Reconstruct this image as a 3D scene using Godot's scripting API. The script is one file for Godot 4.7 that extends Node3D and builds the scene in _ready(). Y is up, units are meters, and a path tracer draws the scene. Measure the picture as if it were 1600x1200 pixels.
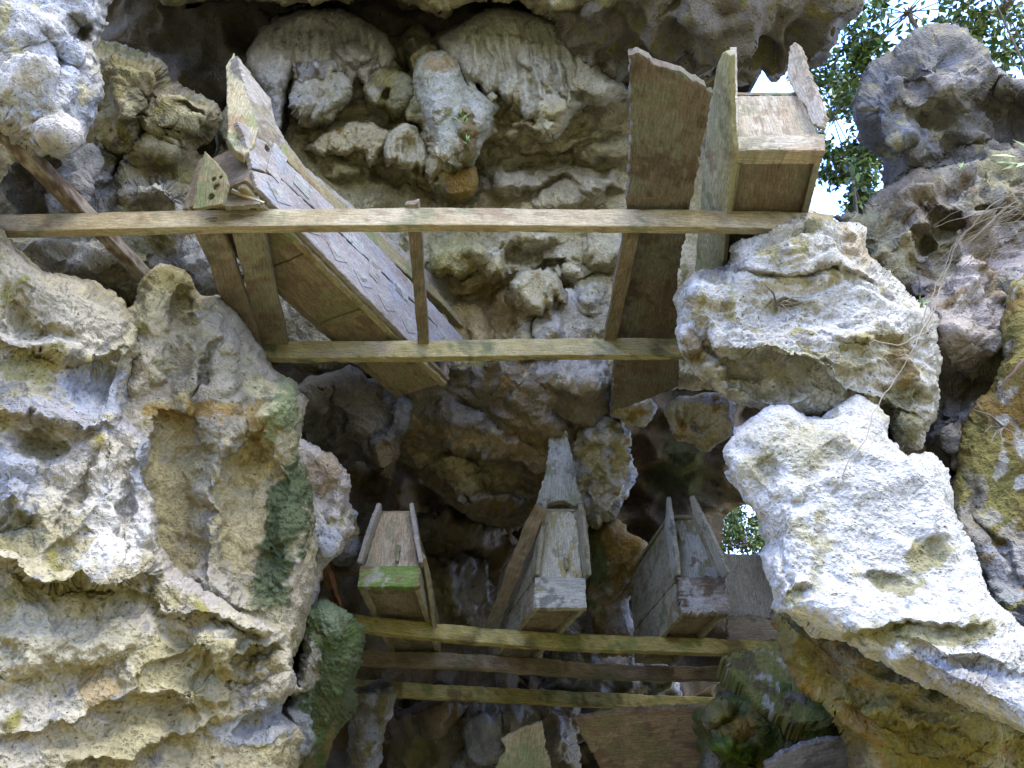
extends Node3D
# A limestone cleft seen from below: coffins on timbers between rock masses.
const FOC := 1243.93
const PITCH := 35.0
var cam_pos := Vector3(0, 1.6, 0)
var RT := Vector3(1, 0, 0)
var UP := Vector3(0, cos(deg_to_rad(PITCH)), sin(deg_to_rad(PITCH)))
var FW := Vector3(0, sin(deg_to_rad(PITCH)), -cos(deg_to_rad(PITCH)))
var names := {}
var jobs: Array = []
var mats := {}
var nz := {}

# ---------------------------------------------------------------- positions
func px(x: float, y: float, d: float) -> Vector3:
	return cam_pos + d * (RT * ((x - 800.0) / FOC) + UP * ((600.0 - y) / FOC) + FW)
func px_level(x: float, y: float, height: float) -> Vector3:
	var r := RT * ((x - 800.0) / FOC) + UP * ((600.0 - y) / FOC) + FW
	return cam_pos + r * ((height - cam_pos.y) / r.y)
func px_plane(x: float, y: float, o: Vector3, n: Vector3) -> Vector3:
	var r := RT * ((x - 800.0) / FOC) + UP * ((600.0 - y) / FOC) + FW
	return cam_pos + r * ((o - cam_pos).dot(n) / r.dot(n))

# ---------------------------------------------------------------- naming
func numbered(n: String) -> String:
	if not names.has(n):
		names[n] = 0
		return n
	names[n] += 1
	return "%s_%03d" % [n, names[n]]
func tag(o: Node, label: String, category: String, group := "", kind := "") -> Node:
	o.set_meta("label", label)
	if category != "": o.set_meta("category", category)
	if group != "": o.set_meta("group", group)
	if kind != "": o.set_meta("kind", kind)
	return o
func thing(called: String, label: String, category: String, at := Vector3.ZERO, group := "") -> Node3D:
	var o := Node3D.new()
	o.name = numbered(called)
	add_child(o)
	o.position = at
	tag(o, label, category, group)
	return o
func put(called: String, mesh: Mesh, m: Material, parent: Node = self, at := Vector3.ZERO) -> MeshInstance3D:
	var o := MeshInstance3D.new()
	o.name = numbered(called) if parent == self else called
	o.mesh = mesh
	o.material_override = m
	parent.add_child(o, true)
	o.position = at
	return o

# ---------------------------------------------------------------- noise and materials
func mk_noise(kind: int, freq: float, oct: int, sd: int, frac := FastNoiseLite.FRACTAL_FBM) -> FastNoiseLite:
	var n := FastNoiseLite.new()
	n.seed = sd
	n.noise_type = kind
	n.frequency = freq
	n.fractal_type = frac if oct > 1 else FastNoiseLite.FRACTAL_NONE
	n.fractal_octaves = oct
	return n
func make_noises() -> void:
	var S := FastNoiseLite.TYPE_SIMPLEX_SMOOTH
	nz.big = mk_noise(S, 0.55, 2, 11)
	nz.mid = mk_noise(S, 1.5, 2, 12)
	nz.mid.fractal_gain = 0.35
	nz.ridge = mk_noise(S, 1.0, 2, 13, FastNoiseLite.FRACTAL_RIDGED)
	nz.ridge.fractal_gain = 0.3
	nz.fine = mk_noise(S, 9.0, 3, 14)
	nz.fine.fractal_gain = 0.62
	nz.cell = mk_noise(FastNoiseLite.TYPE_CELLULAR, 4.2, 1, 15)
	nz.cell.cellular_return_type = FastNoiseLite.RETURN_DISTANCE
	nz.cell2 = mk_noise(FastNoiseLite.TYPE_CELLULAR, 11.0, 1, 16)
	nz.cell2.cellular_return_type = FastNoiseLite.RETURN_DISTANCE
	nz.crack = mk_noise(FastNoiseLite.TYPE_CELLULAR, 1.6, 1, 17)
	nz.crack.cellular_return_type = FastNoiseLite.RETURN_DISTANCE2_SUB
	nz.crag = mk_noise(S, 4.2, 3, 18, FastNoiseLite.FRACTAL_RIDGED)
	nz.ca = mk_noise(S, 1.1, 3, 21)
	nz.cb = mk_noise(S, 2.4, 4, 22)
	nz.cc = mk_noise(S, 5.0, 3, 23)
	nz.cd = mk_noise(S, 22.0, 2, 24)
	nz.edge = mk_noise(S, 0.012, 3, 25)
	nz.warp = mk_noise(S, 0.010, 2, 26)
	nz.wood = mk_noise(S, 1.0, 3, 27)
func noise_image(w: int, h: int, freq: float, oct: int, sd: int, stretch := 1.0) -> Image:
	var n := mk_noise(FastNoiseLite.TYPE_SIMPLEX_SMOOTH, freq, oct, sd)
	var im := n.get_seamless_image(int(w / stretch), h)
	if stretch != 1.0: im.resize(w, h, Image.INTERPOLATE_CUBIC)
	im.convert(Image.FORMAT_RGB8)
	return im
func tone(im: Image, lo: float, hi: float, pw := 1.0) -> PackedByteArray:
	# remaps a grey image to the range lo..hi
	var a := im.get_data()
	var out := PackedByteArray()
	var n := im.get_width() * im.get_height()
	out.resize(n)
	var lut := PackedByteArray()
	lut.resize(256)
	for i in 256: lut[i] = int(clampf(lo + (hi - lo) * pow(i / 255.0, pw), 0, 1) * 255.0)
	for i in n: out[i] = lut[a[i * 3]]
	return out
func grey_tex(w: int, h: int, data: PackedByteArray) -> ImageTexture:
	var im := Image.create_from_data(w, h, false, Image.FORMAT_L8, data)
	return ImageTexture.create_from_image(im)
func mix_bytes(a: PackedByteArray, b: PackedByteArray, wa: float, wb: float, off := 0.0) -> PackedByteArray:
	var o := PackedByteArray()
	o.resize(a.size())
	for i in a.size(): o[i] = clampi(int(a[i] * wa + b[i] * wb + off), 0, 255)
	return o
func make_materials() -> void:
	var S := 1024
	var g1 := noise_image(S, S, 0.012, 5, 3).get_data()
	var g2 := noise_image(S, S, 0.07, 4, 4).get_data()
	var g3 := noise_image(S, S, 0.22, 2, 6).get_data()
	var rel := PackedByteArray()
	var alb := PackedByteArray()
	rel.resize(S * S)
	alb.resize(S * S)
	for i in S * S:
		var x: int = g1[i * 3]
		var y: int = g2[i * 3]
		var z: int = g3[i * 3]
		rel[i] = clampi(x * 45 / 100 + y * 40 / 100 + z * 15 / 100, 0, 255)
		alb[i] = clampi(122 + (x * 22 + y * 22 + z * 12) / 100, 0, 255)
	# pores and dark lichen specks
	var rg := RandomNumberGenerator.new()
	rg.seed = 5
	for k in 1100:
		var cx := rg.randi() % S
		var cy := rg.randi() % S
		var r := rg.randf_range(0.7, 2.6) if k % 9 else rg.randf_range(2.5, 6.0)
		var dk := rg.randf_range(0.35, 0.85)
		var el := rg.randf_range(0.5, 1.0)
		for yy in range(-6, 7):
			for xx in range(-6, 7):
				if xx * xx + yy * yy / (el * el) <= r * r:
					var i := posmod(cy + yy, S) * S + posmod(cx + xx, S)
					alb[i] = int(alb[i] * dk)
					rel[i] = int(rel[i] * maxf(0.1, dk - 0.25))
	var ta := grey_tex(S, S, alb)
	var tr := grey_tex(S, S, rel)
	for q in [["rock", 0.92, 0.9, 5.0], ["wet", 0.42, 0.6, 4.0]]:
		var m := StandardMaterial3D.new()
		m.vertex_color_use_as_albedo = true
		m.albedo_texture = ta
		m.roughness = q[1]
		m.metallic_specular = 0.3
		m.uv1_triplanar = true
		m.uv1_world_triplanar = true
		var sc: float = 0.42
		m.uv1_scale = Vector3(sc, sc, sc)
		m.heightmap_enabled = true
		m.heightmap_texture = tr
		m.heightmap_scale = q[3]
		mats[q[0]] = m
	# wood: streaks along u
	var W := 1024
	var H := 512
	var w1 := tone(noise_image(W, H, 0.035, 3, 31, 8.0), 0.0, 1.0)
	var w2 := tone(noise_image(W, H, 0.13, 3, 32, 16.0), 0.0, 1.0)
	var w3 := tone(noise_image(W, H, 0.03, 4, 33), 0.0, 1.0)
	var wr := mix_bytes(mix_bytes(w1, w2, 0.35, 0.6), w3, 1.0, 0.15)
	var wa := mix_bytes(mix_bytes(w1, w2, 0.16, 0.28, 130), w3, 1.0, 0.14)
	for k in 46:   # worm holes and checks
		var cx := rg.randi() % W
		var cy := rg.randi() % H
		var ln := rg.randi_range(2, 5) if k % 2 else rg.randi_range(30, 120)
		var th := 2 if k % 2 else 1
		for xx in ln:
			for yy in range(-th, th + 1):
				var i := posmod(cy + yy + (xx / 37), H) * W + posmod(cx + xx, W)
				wa[i] = int(wa[i] * (0.5 if k % 2 else 0.75))
				wr[i] = int(wr[i] * (0.3 if k % 2 else 0.6))
	var twa := grey_tex(W, H, wa)
	var twr := grey_tex(W, H, wr)
	for q in [["wood", 0.85], ["wood_damp", 0.6]]:
		var m := StandardMaterial3D.new()
		m.vertex_color_use_as_albedo = true
		m.albedo_texture = twa
		m.roughness = q[1]
		m.metallic_specular = 0.3
		m.heightmap_enabled = true
		m.heightmap_texture = twr
		m.heightmap_scale = 0.4
		mats[q[0]] = m

# ---------------------------------------------------------------- rock masses
# job: out (outline px), d (depth at c), c (px), gx, gy (metres per 1000 px), T (bulge m), rim (px), step (px)
# f: bumps [0,x,y,rx,ry,deg,h], ledges [1,h,w,x,y,x,y...], grooves [2,depth,w,x,y...]
# amp: [big, mid, ridge, cell, cell2, fine], st: noise stretch; pal: colours; pt: colour patches [x,y,rx,ry,deg,colour,strength]
func poly(a: Array) -> PackedVector2Array:
	var o := PackedVector2Array()
	for i in range(0, a.size(), 2): o.append(Vector2(a[i], a[i + 1]))
	return o
func sdf(p: Vector2, o: PackedVector2Array) -> float:
	var best := 1e12
	var n := o.size()
	for i in n:
		var q := Geometry2D.get_closest_point_to_segment(p, o[i], o[(i + 1) % n])
		best = minf(best, p.distance_squared_to(q))
	var d := sqrt(best)
	return d if Geometry2D.is_point_in_polygon(p, o) else -d
func rock(called: String, label: String, category: String, j: Dictionary) -> void:
	j.called = called
	j.label = label
	j.category = category
	jobs.append(j)
func run_rocks() -> void:
	var id := WorkerThreadPool.add_group_task(rock_job, jobs.size(), -1, true)
	WorkerThreadPool.wait_for_group_task_completion(id)
	for j in jobs:
		var am := ArrayMesh.new()
		am.add_surface_from_arrays(Mesh.PRIMITIVE_TRIANGLES, j.arrays)
		j.arrays = []
		var o := put(j.called, am, mats[j.get("mat", "rock")])
		if j.get("structure", false):
			o.set_meta("kind", "structure")
			o.set_meta("label", j.label)
			o.set_meta("category", j.category)
		else:
			tag(o, j.label, j.category, j.get("group", ""))
func splat(f: Array, H: PackedFloat32Array, X: PackedFloat32Array, Y: PackedFloat32Array, x0: float, y0: float, st: float, nx: int, ny: int) -> void:
	var kind: int = f[0]
	if kind == 0:
		var cx: float = f[1]; var cy: float = f[2]; var rx: float = f[3]; var ry: float = f[4]
		var an := deg_to_rad(f[5]); var h: float = f[6]
		var sq: float = f[7] if f.size() > 7 else 1.0
		var R := maxf(rx, ry) * 1.25
		var ca := cos(an); var sa := sin(an)
		for iy in range(maxi(0, int((cy - R - y0) / st)), mini(ny, int((cy + R - y0) / st) + 2)):
			for ix in range(maxi(0, int((cx - R - x0) / st)), mini(nx, int((cx + R - x0) / st) + 2)):
				var i := iy * nx + ix
				var dx := X[i] - cx; var dy := Y[i] - cy
				var u := (dx * ca + dy * sa) / rx; var v := (dy * ca - dx * sa) / ry
				var r := u * u + v * v
				if r < 1.0: H[i] += h * pow(1.0 - r, sq)
		return
	var h: float = f[1]; var w: float = f[2]
	var pts := PackedVector2Array()
	for k in range(3, f.size(), 2): pts.append(Vector2(f[k], f[k + 1]))
	var bb := Rect2(pts[0], Vector2.ZERO)
	for p in pts: bb = bb.expand(p)
	bb = bb.grow(w * (2.6 if kind == 1 else 2.2) + 12)
	var n := pts.size()
	var cum := PackedFloat32Array([0.0])
	for k in range(1, n): cum.append(cum[k - 1] + pts[k].distance_to(pts[k - 1]))
	var tot := cum[n - 1]
	for iy in range(maxi(0, int((bb.position.y - y0) / st)), mini(ny, int((bb.end.y - y0) / st) + 2)):
		for ix in range(maxi(0, int((bb.position.x - x0) / st)), mini(nx, int((bb.end.x - x0) / st) + 2)):
			var i := iy * nx + ix
			var p := Vector2(X[i], Y[i])
			var best := 1e9; var sg := 1.0; var along := 0.0
			for k in n - 1:
				var a := pts[k]; var b := pts[k + 1]
				var ab := b - a
				var t := clampf((p - a).dot(ab) / ab.length_squared(), 0.0, 1.0)
				var q := a + ab * t
				var dd := p.distance_squared_to(q)
				if dd < best:
					best = dd
					sg = signf(ab.cross(p - a))
					along = (cum[k] + ab.length() * t) / tot
			var dist := sqrt(best)
			var tp := pow(maxf(0.0, sin(PI * clampf(along, 0.02, 0.98))), 0.45)
			if kind == 1:
				# raised to the right of the line's direction (below it when it runs left to right)
				if sg >= 0.0: H[i] += h * tp * exp(-dist / w)
				else: H[i] += h * tp * maxf(0.0, 1.0 - dist / 6.0)
			else:
				H[i] -= h * tp * exp(-(dist * dist) / (w * w))
func rock_job(ji: int) -> void:
	var j: Dictionary = jobs[ji]
	var o: PackedVector2Array = poly(j.out)
	var st: float = j.get("step", 3.0)
	var bb := Rect2(o[0], Vector2.ZERO)
	for p in o: bb = bb.expand(p)
	bb = bb.grow(st * 3.0 + 6.0)
	var x0 := bb.position.x; var y0 := bb.position.y
	var nx := int(bb.size.x / st) + 2
	var ny := int(bb.size.y / st) + 2
	var n := nx * ny
	# coarse signed distance
	var K := 4
	var cx_ := nx / K + 2
	var cy_ := ny / K + 2
	var CS := PackedFloat32Array()
	CS.resize(cx_ * cy_)
	for iy in cy_:
		for ix in cx_: CS[iy * cx_ + ix] = sdf(Vector2(x0 + ix * K * st, y0 + iy * K * st), o)
	var er: float = j.get("er", 9.0)
	var ne: FastNoiseLite = nz.edge
	var sd := float(ji) * 371.7
	var SD := PackedFloat32Array(); SD.resize(n)
	var X := PackedFloat32Array(); X.resize(n)
	var Y := PackedFloat32Array(); Y.resize(n)
	for iy in ny:
		var fy := float(iy) / K
		var jy := int(fy); var ty := fy - jy
		for ix in nx:
			var fx := float(ix) / K
			var jx := int(fx); var tx := fx - jx
			var q := jy * cx_ + jx
			var s := lerpf(lerpf(CS[q], CS[q + 1], tx), lerpf(CS[q + cx_], CS[q + cx_ + 1], tx), ty)
			var i := iy * nx + ix
			var x := x0 + ix * st; var y := y0 + iy * st
			if s > -30.0 and s < 60.0:
				s += er * (ne.get_noise_2d(x + sd, y) + 0.7 * ne.get_noise_2d(x * 3.1, y * 3.1 + sd))
			SD[i] = s
			X[i] = x; Y[i] = y
	var V := PackedByteArray(); V.resize(n)
	for iy in range(1, ny - 1):
		for ix in range(1, nx - 1):
			var i := iy * nx + ix
			if SD[i] > 0.0:
				V[i] = 1
				continue
			var near := false
			for k in [-1, 1, -nx, nx, -nx - 1, -nx + 1, nx - 1, nx + 1]:
				if SD[i + k] > 0.0:
					near = true
					break
			if near:
				V[i] = 2
				var g := Vector2(SD[i + 1] - SD[i - 1], SD[i + nx] - SD[i - nx]) / (2.0 * st)
				var gl := maxf(g.length_squared(), 0.15)
				var mv := (g * (-SD[i] / gl)).limit_length(st * 1.3)
				X[i] += mv.x; Y[i] += mv.y
	# relief: warped px space so that traced shapes are uneven
	var WX := PackedFloat32Array(); WX.resize(n)
	var WY := PackedFloat32Array(); WY.resize(n)
	var nw: FastNoiseLite = nz.warp
	var wa: float = j.get("warp", 16.0)
	for i in n:
		if V[i]:
			WX[i] = X[i] + wa * nw.get_noise_2d(X[i], Y[i] + sd) + 0.35 * wa * nw.get_noise_2d(X[i] * 4.0, Y[i] * 4.0)
			WY[i] = Y[i] + wa * nw.get_noise_2d(X[i] + 500.0, Y[i] + sd) + 0.35 * wa * nw.get_noise_2d(X[i] * 4.0 + 90.0, Y[i] * 4.0)
		else:
			WX[i] = X[i]; WY[i] = Y[i]
	var H := PackedFloat32Array(); H.resize(n)
	for f in j.get("f", []): splat(f, H, WX, WY, x0, y0, st, nx, ny)
	var T: float = j.T
	var rim: float = j.rim * 0.6
	var d0: float = j.d
	var c: Vector2 = j.c
	var gx: float = j.get("gx", 0.0) / 1000.0
	var gy: float = j.get("gy", 0.0) / 1000.0
	var P := PackedVector3Array(); P.resize(n)
	for i in n:
		if V[i] == 0: continue
		var e := 1.0 - clampf(maxf(SD[i], 0.0) / rim, 0.0, 1.0)
		var d := d0 + gx * (X[i] - c.x) + gy * (Y[i] - c.y) + T * (1.0 - sqrt(maxf(0.0, 1.0 - e * e))) - H[i] * minf(1.0, 0.35 + maxf(SD[i], 0.0) / 25.0)
		P[i] = px(X[i], Y[i], d)
	# smooth normals, then displacement along them
	var amp: Array = j.amp
	var sv: Vector3 = j.get("st", Vector3.ONE)
	var nb: FastNoiseLite = nz.big
	var nm: FastNoiseLite = nz.mid
	var nr: FastNoiseLite = nz.ridge
	var nc: FastNoiseLite = nz.cell
	var nc2: FastNoiseLite = nz.cell2
	var nf: FastNoiseLite = nz.fine
	var nk: FastNoiseLite = nz.crack
	var ng: FastNoiseLite = nz.crag
	var off := Vector3(sd * 0.013, sd * 0.031, sd * 0.007)
	var Q := PackedVector3Array(); Q.resize(n)
	var NV := PackedVector3Array(); NV.resize(n)
	var G := [3, 8]
	var a0: float = amp[0]; var a1: float = amp[1]; var a2: float = amp[2]; var a3: float = amp[3]; var a4: float = amp[4]; var a5: float = amp[5]
	var a6: float = amp[6] if amp.size() > 6 else 0.0
	for iy in range(1, ny - 1):
		for ix in range(1, nx - 1):
			var i := iy * nx + ix
			if V[i] == 0: continue
			var nn := Vector3.ZERO
			for g in G:
				var l: int = i - g if ix >= g and V[i - g] else i
				var r: int = i + g if ix + g < nx and V[i + g] else i
				var u: int = i - nx * g if iy >= g and V[i - nx * g] else i
				var b: int = i + nx * g if iy + g < ny and V[i + nx * g] else i
				nn += (P[b] - P[u]).cross(P[r] - P[l]).normalized()
			nn = (nn + (cam_pos - P[i]).normalized() * 0.8).normalized()
			NV[i] = nn
			var p := P[i]
			var q := (p + off) * sv
			var wv := nm.get_noise_3dv(q * 0.9 + Vector3(7, 3, 1))
			q += Vector3(wv, -wv, wv * 0.6) * 0.10
			var h := a0 * nb.get_noise_3dv(q) + a1 * 0.7 * nm.get_noise_3dv(q)
			if a2 != 0.0: h += a2 * (nr.get_noise_3dv(q) - 0.2)
			h += (a0 + a1) * 0.75 * (nc.get_noise_3dv(q * 0.34 + Vector3(31, 7, 5)) + 0.45)
			if a3 != 0.0: h += a3 * 0.7 * (nc.get_noise_3dv(q) + 0.5)
			if a4 != 0.0: h += a4 * 0.6 * (nc2.get_noise_3dv(q * (1.0 + 0.25 * wv)) + 0.5) * (0.6 + 0.8 * wv)
			if a6 != 0.0: h -= a6 * maxf(0.0, 1.0 - (nk.get_noise_3dv(q) + 1.0) * 5.0)
			h += a5 * 1.3 * (ng.get_noise_3dv(q * 0.9 + Vector3(3, 1, 8)) * (0.6 + 0.8 * wv) - 0.1)
			h += a5 * 1.0 * nf.get_noise_3dv(q)
			Q[i] = p + nn * (h * (0.45 + 0.55 * clampf(SD[i] / 18.0, 0.0, 1.0)))
	# compact, normals, colours
	var idx := PackedInt32Array(); idx.resize(n); idx.fill(-1)
	var vs := PackedVector3Array()
	var ns := PackedVector3Array()
	var cs := PackedColorArray()
	var pal: Array = j.pal
	var c0: Color = pal[0]; var c1: Color = pal[1]; var c2: Color = pal[2]; var c3: Color = pal[3]
	var th2: float = pal[4]; var th3: float = pal[5]
	var ca: FastNoiseLite = nz.ca
	var cb: FastNoiseLite = nz.cb
	var cc: FastNoiseLite = nz.cc
	var cd: FastNoiseLite = nz.cd
	var CL := PackedColorArray(); CL.resize(n)
	for i in n:
		if V[i] == 0: continue
		var q := (Q[i] + off) * Vector3(1, 0.7, 1)
		var m := cb.get_noise_3dv(q)
		var col := c0.lerp(c1, smoothstep(-0.25, 0.3, ca.get_noise_3dv(q) + 0.35 * m))
		col = col.lerp(c2, smoothstep(th2, th2 + 0.22, m * 0.8 + 0.4 * cc.get_noise_3dv(q)))
		col = col.lerp(c3, 0.85 * smoothstep(th3, th3 + 0.18, cc.get_noise_3dv(q + Vector3(9, 4, 2)) + 0.5 * m))
		CL[i] = col
	for pt in j.get("pt", []):
		var pc := Vector2(pt[0], pt[1])
		var an := deg_to_rad(pt[4])
		var R := maxf(pt[2], pt[3]) * 1.5
		var ca_ := cos(an); var sa_ := sin(an)
		for iy in range(maxi(0, int((pc.y - R - y0) / st)), mini(ny, int((pc.y + R - y0) / st) + 2)):
			for ix in range(maxi(0, int((pc.x - R - x0) / st)), mini(nx, int((pc.x + R - x0) / st) + 2)):
				var i := iy * nx + ix
				if V[i] == 0: continue
				var dx := WX[i] - pc.x; var dy := WY[i] - pc.y
				var rr := sqrt(pow((dx * ca_ + dy * sa_) / pt[2], 2) + pow((dy * ca_ - dx * sa_) / pt[3], 2))
				if rr < 1.5:
					var q := Q[i] + off
					var mk := smoothstep(-0.12, 0.22, 1.0 - rr + 0.55 * cb.get_noise_3dv(q * 1.3) + 0.5 * cc.get_noise_3dv(q * 1.6))
					CL[i] = CL[i].lerp(pt[5], mk * pt[6])
					if pt.size() > 7: Q[i] += NV[i] * (mk * pt[7] * (0.5 + 0.9 * nf.get_noise_3dv(q * 2.6) - 0.5 * nc2.get_noise_3dv(q * 1.6)))   # moss has thickness
	for iy in range(1, ny - 1):
		for ix in range(1, nx - 1):
			var i := iy * nx + ix
			if V[i] == 0: continue
			var l := i - 1 if V[i - 1] else i
			var r := i + 1 if V[i + 1] else i
			var u := i - nx if V[i - nx] else i
			var b := i + nx if V[i + nx] else i
			var nn := (Q[b] - Q[u]).cross(Q[r] - Q[l])
			if nn.length_squared() < 1e-14: nn = cam_pos - Q[i]
			idx[i] = vs.size()
			vs.append(Q[i])
			ns.append(nn.normalized())
			var sp := 1.0 + 0.16 * cd.get_noise_3dv(Q[i]) + 0.16 * cc.get_noise_3dv(Q[i] * 2.3)
			var cl := CL[i]
			var lu := cl.r * 0.3 + cl.g * 0.6 + cl.b * 0.1
			cl = Color(lu + (cl.r - lu) * 1.18, lu + (cl.g - lu) * 1.18, maxf(0.01, lu + (cl.b - lu) * 1.18))
			cs.append(Color(cl.r * sp, cl.g * sp, cl.b * sp))
	var ix_ := PackedInt32Array()
	var E := PackedByteArray(); E.resize(n)
	for iy in range(1, ny - 2):
		for ix in range(1, nx - 2):
			var i := iy * nx + ix
			if V[i] and V[i + 1] and V[i + nx] and V[i + nx + 1] and (V[i] == 1 or V[i + 1] == 1 or V[i + nx] == 1 or V[i + nx + 1] == 1):
				E[i] = 1
				var a := idx[i]; var b := idx[i + 1]; var cq := idx[i + nx]; var dq := idx[i + nx + 1]
				if (ix + iy) & 1: ix_.append_array(PackedInt32Array([a, b, dq, a, dq, cq]))
				else: ix_.append_array(PackedInt32Array([a, b, cq, b, dq, cq]))
	# the sides and back that close the mass
	var bk: float = j.get("back", T + 0.6)
	var mid := Vector2.ZERO
	for p in o: mid += p
	mid /= o.size()
	var ring := {}
	var layers := [0.16, 0.5, 1.0]
	var pull := [0.015, 0.08, 0.3]
	var base_pt := vs.size()
	vs.append(px(mid.x, mid.y, d0 + gx * (mid.x - c.x) + gy * (mid.y - c.y) + T + bk * 1.15))
	ns.append(FW)
	cs.append(c0)
	for iy in range(1, ny - 2):
		for ix in range(1, nx - 2):
			var i := iy * nx + ix
			if E[i] == 0: continue
			var ed := [[i, i + 1, i - nx], [i + 1, i + nx + 1, i + 1], [i + nx + 1, i + nx, i + nx], [i + nx, i, i - 1]]
			for e in ed:
				if E[e[2]]: continue
				var prev := [idx[e[0]], idx[e[1]]]
				for k in 3:
					var cur := []
					for q in [e[0], e[1]]:
						var key: int = q * 3 + k
						if not ring.has(key):
							var dir: Vector3 = (Q[q] - cam_pos).normalized()
							var cen: Vector3 = px(mid.x, mid.y, (Q[q] - cam_pos).dot(FW))
							var pp: Vector3 = Q[q] + dir * (bk * layers[k]) + (cen - Q[q]) * pull[k]
							var side: Vector3 = (Q[q] - cen).normalized()
							pp += side * (0.10 * nm.get_noise_3dv(pp * 1.4) + 0.03 * nf.get_noise_3dv(pp))
							ring[key] = vs.size()
							vs.append(pp)
							ns.append(side)
							cs.append(CL[q])
						cur.append(ring[key])
					ix_.append_array(PackedInt32Array([prev[1], prev[0], cur[0], prev[1], cur[0], cur[1]]))
					prev = cur
				ix_.append_array(PackedInt32Array([prev[1], prev[0], base_pt]))
	var arr := []
	arr.resize(Mesh.ARRAY_MAX)
	arr[Mesh.ARRAY_VERTEX] = vs
	arr[Mesh.ARRAY_NORMAL] = ns
	arr[Mesh.ARRAY_COLOR] = cs
	arr[Mesh.ARRAY_INDEX] = ix_
	j.arrays = arr

func _ready() -> void:
	# camera
	var cam := Camera3D.new()
	cam.name = "camera"
	add_child(cam)
	cam.position = cam_pos
	cam.rotation_degrees = Vector3(PITCH, 0, 0)
	cam.fov = 51.5
	cam.far = 400.0
	cam.current = true
	# sky
	var we := WorldEnvironment.new()
	we.name = "world_environment"
	var env := Environment.new()
	env.background_mode = Environment.BG_SKY
	var sky := Sky.new()
	var sm := ProceduralSkyMaterial.new()
	sm.sky_top_color = Color(0.43, 0.60, 0.97)
	sm.sky_horizon_color = Color(0.90, 0.92, 0.95)
	sm.ground_bottom_color = Color(0.35, 0.33, 0.26)
	sm.ground_horizon_color = Color(0.6, 0.62, 0.6)
	sm.sky_curve = 0.2
	sm.energy_multiplier = 1.0
	sky.sky_material = sm
	env.sky = sky
	env.tonemap_mode = Environment.TONE_MAPPER_LINEAR
	env.tonemap_exposure = 9.5
	env.sdfgi_enabled = true
	env.ssao_enabled = true
	env.ssil_enabled = true
	we.environment = env
	add_child(we)
	# high veiled sun, above and a little behind the viewer
	var sun := DirectionalLight3D.new()
	sun.name = "sun"
	add_child(sun)
	sun.look_at_from_position(Vector3.ZERO, Vector3(-0.25, -1.0, -0.42), Vector3.UP)
	sun.light_energy = 0.28
	sun.light_angular_distance = 40.0
	sun.light_color = Color(1.0, 0.99, 0.97)
	sun.shadow_enabled = true
	make_noises()
	make_materials()
	make_ground()
	make_rocks()
	make_timber()
	make_coffins()
	make_plants()

func make_ground() -> void:
	var pm := PlaneMesh.new()
	pm.size = Vector2(300, 300)
	var m := StandardMaterial3D.new()
	var im := noise_image(256, 256, 0.03, 4, 77)
	var g := Gradient.new()
	m.albedo_color = Color.html("c8b878")
	m.albedo_texture = grey_tex(256, 256, tone(im, 0.5, 1.0))
	m.uv1_scale = Vector3(60, 60, 60)
	m.roughness = 0.95
	var o := put("ground", pm, m)
	o.set_meta("kind", "structure")
	o.set_meta("label", "dry earth ground in front of the cliff")

# ---------------------------------------------------------------- timber
func wood_col(p: Vector3, along: Vector3, s: Array) -> Color:
	# s: [tone a, tone b, stain, stain threshold, stain 2, threshold 2]
	var n: FastNoiseLite = nz.wood
	var q := p - along * (p.dot(along) * 0.8)
	var a := n.get_noise_3dv(q * 2.6)
	var c: Color = (s[0] as Color).lerp(s[1], smoothstep(-0.3, 0.35, a + 0.4 * n.get_noise_3dv(q * 11.0)))
	var m := n.get_noise_3dv(p * 3.1 + Vector3(5, 8, 2)) + 0.45 * n.get_noise_3dv(q * 17.0)
	c = c.lerp(s[2], 0.9 * smoothstep(s[3], s[3] + 0.14, m))
	if s.size() > 4:
		var m2 := n.get_noise_3dv(p * 2.2 + Vector3(15, 3, 22)) + 0.4 * n.get_noise_3dv(p * 13.0)
		c = c.lerp(s[4], 0.85 * smoothstep(s[5], s[5] + 0.16, m2))
	var g := 1.0 + 0.25 * n.get_noise_3dv(p * 40.0)
	return Color(c.r * g, c.g * g, c.b * g)
func finish(vs: PackedVector3Array, uv: PackedVector2Array, cs: PackedColorArray, ix: PackedInt32Array, flat := true) -> ArrayMesh:
	var st := SurfaceTool.new()
	st.begin(Mesh.PRIMITIVE_TRIANGLES)
	for i in ix:
		st.set_smooth_group(0 if not flat else -1)
		st.set_color(cs[i])
		st.set_uv(uv[i])
		st.add_vertex(vs[i])
	st.generate_normals()
	st.index()
	return st.commit()
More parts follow.
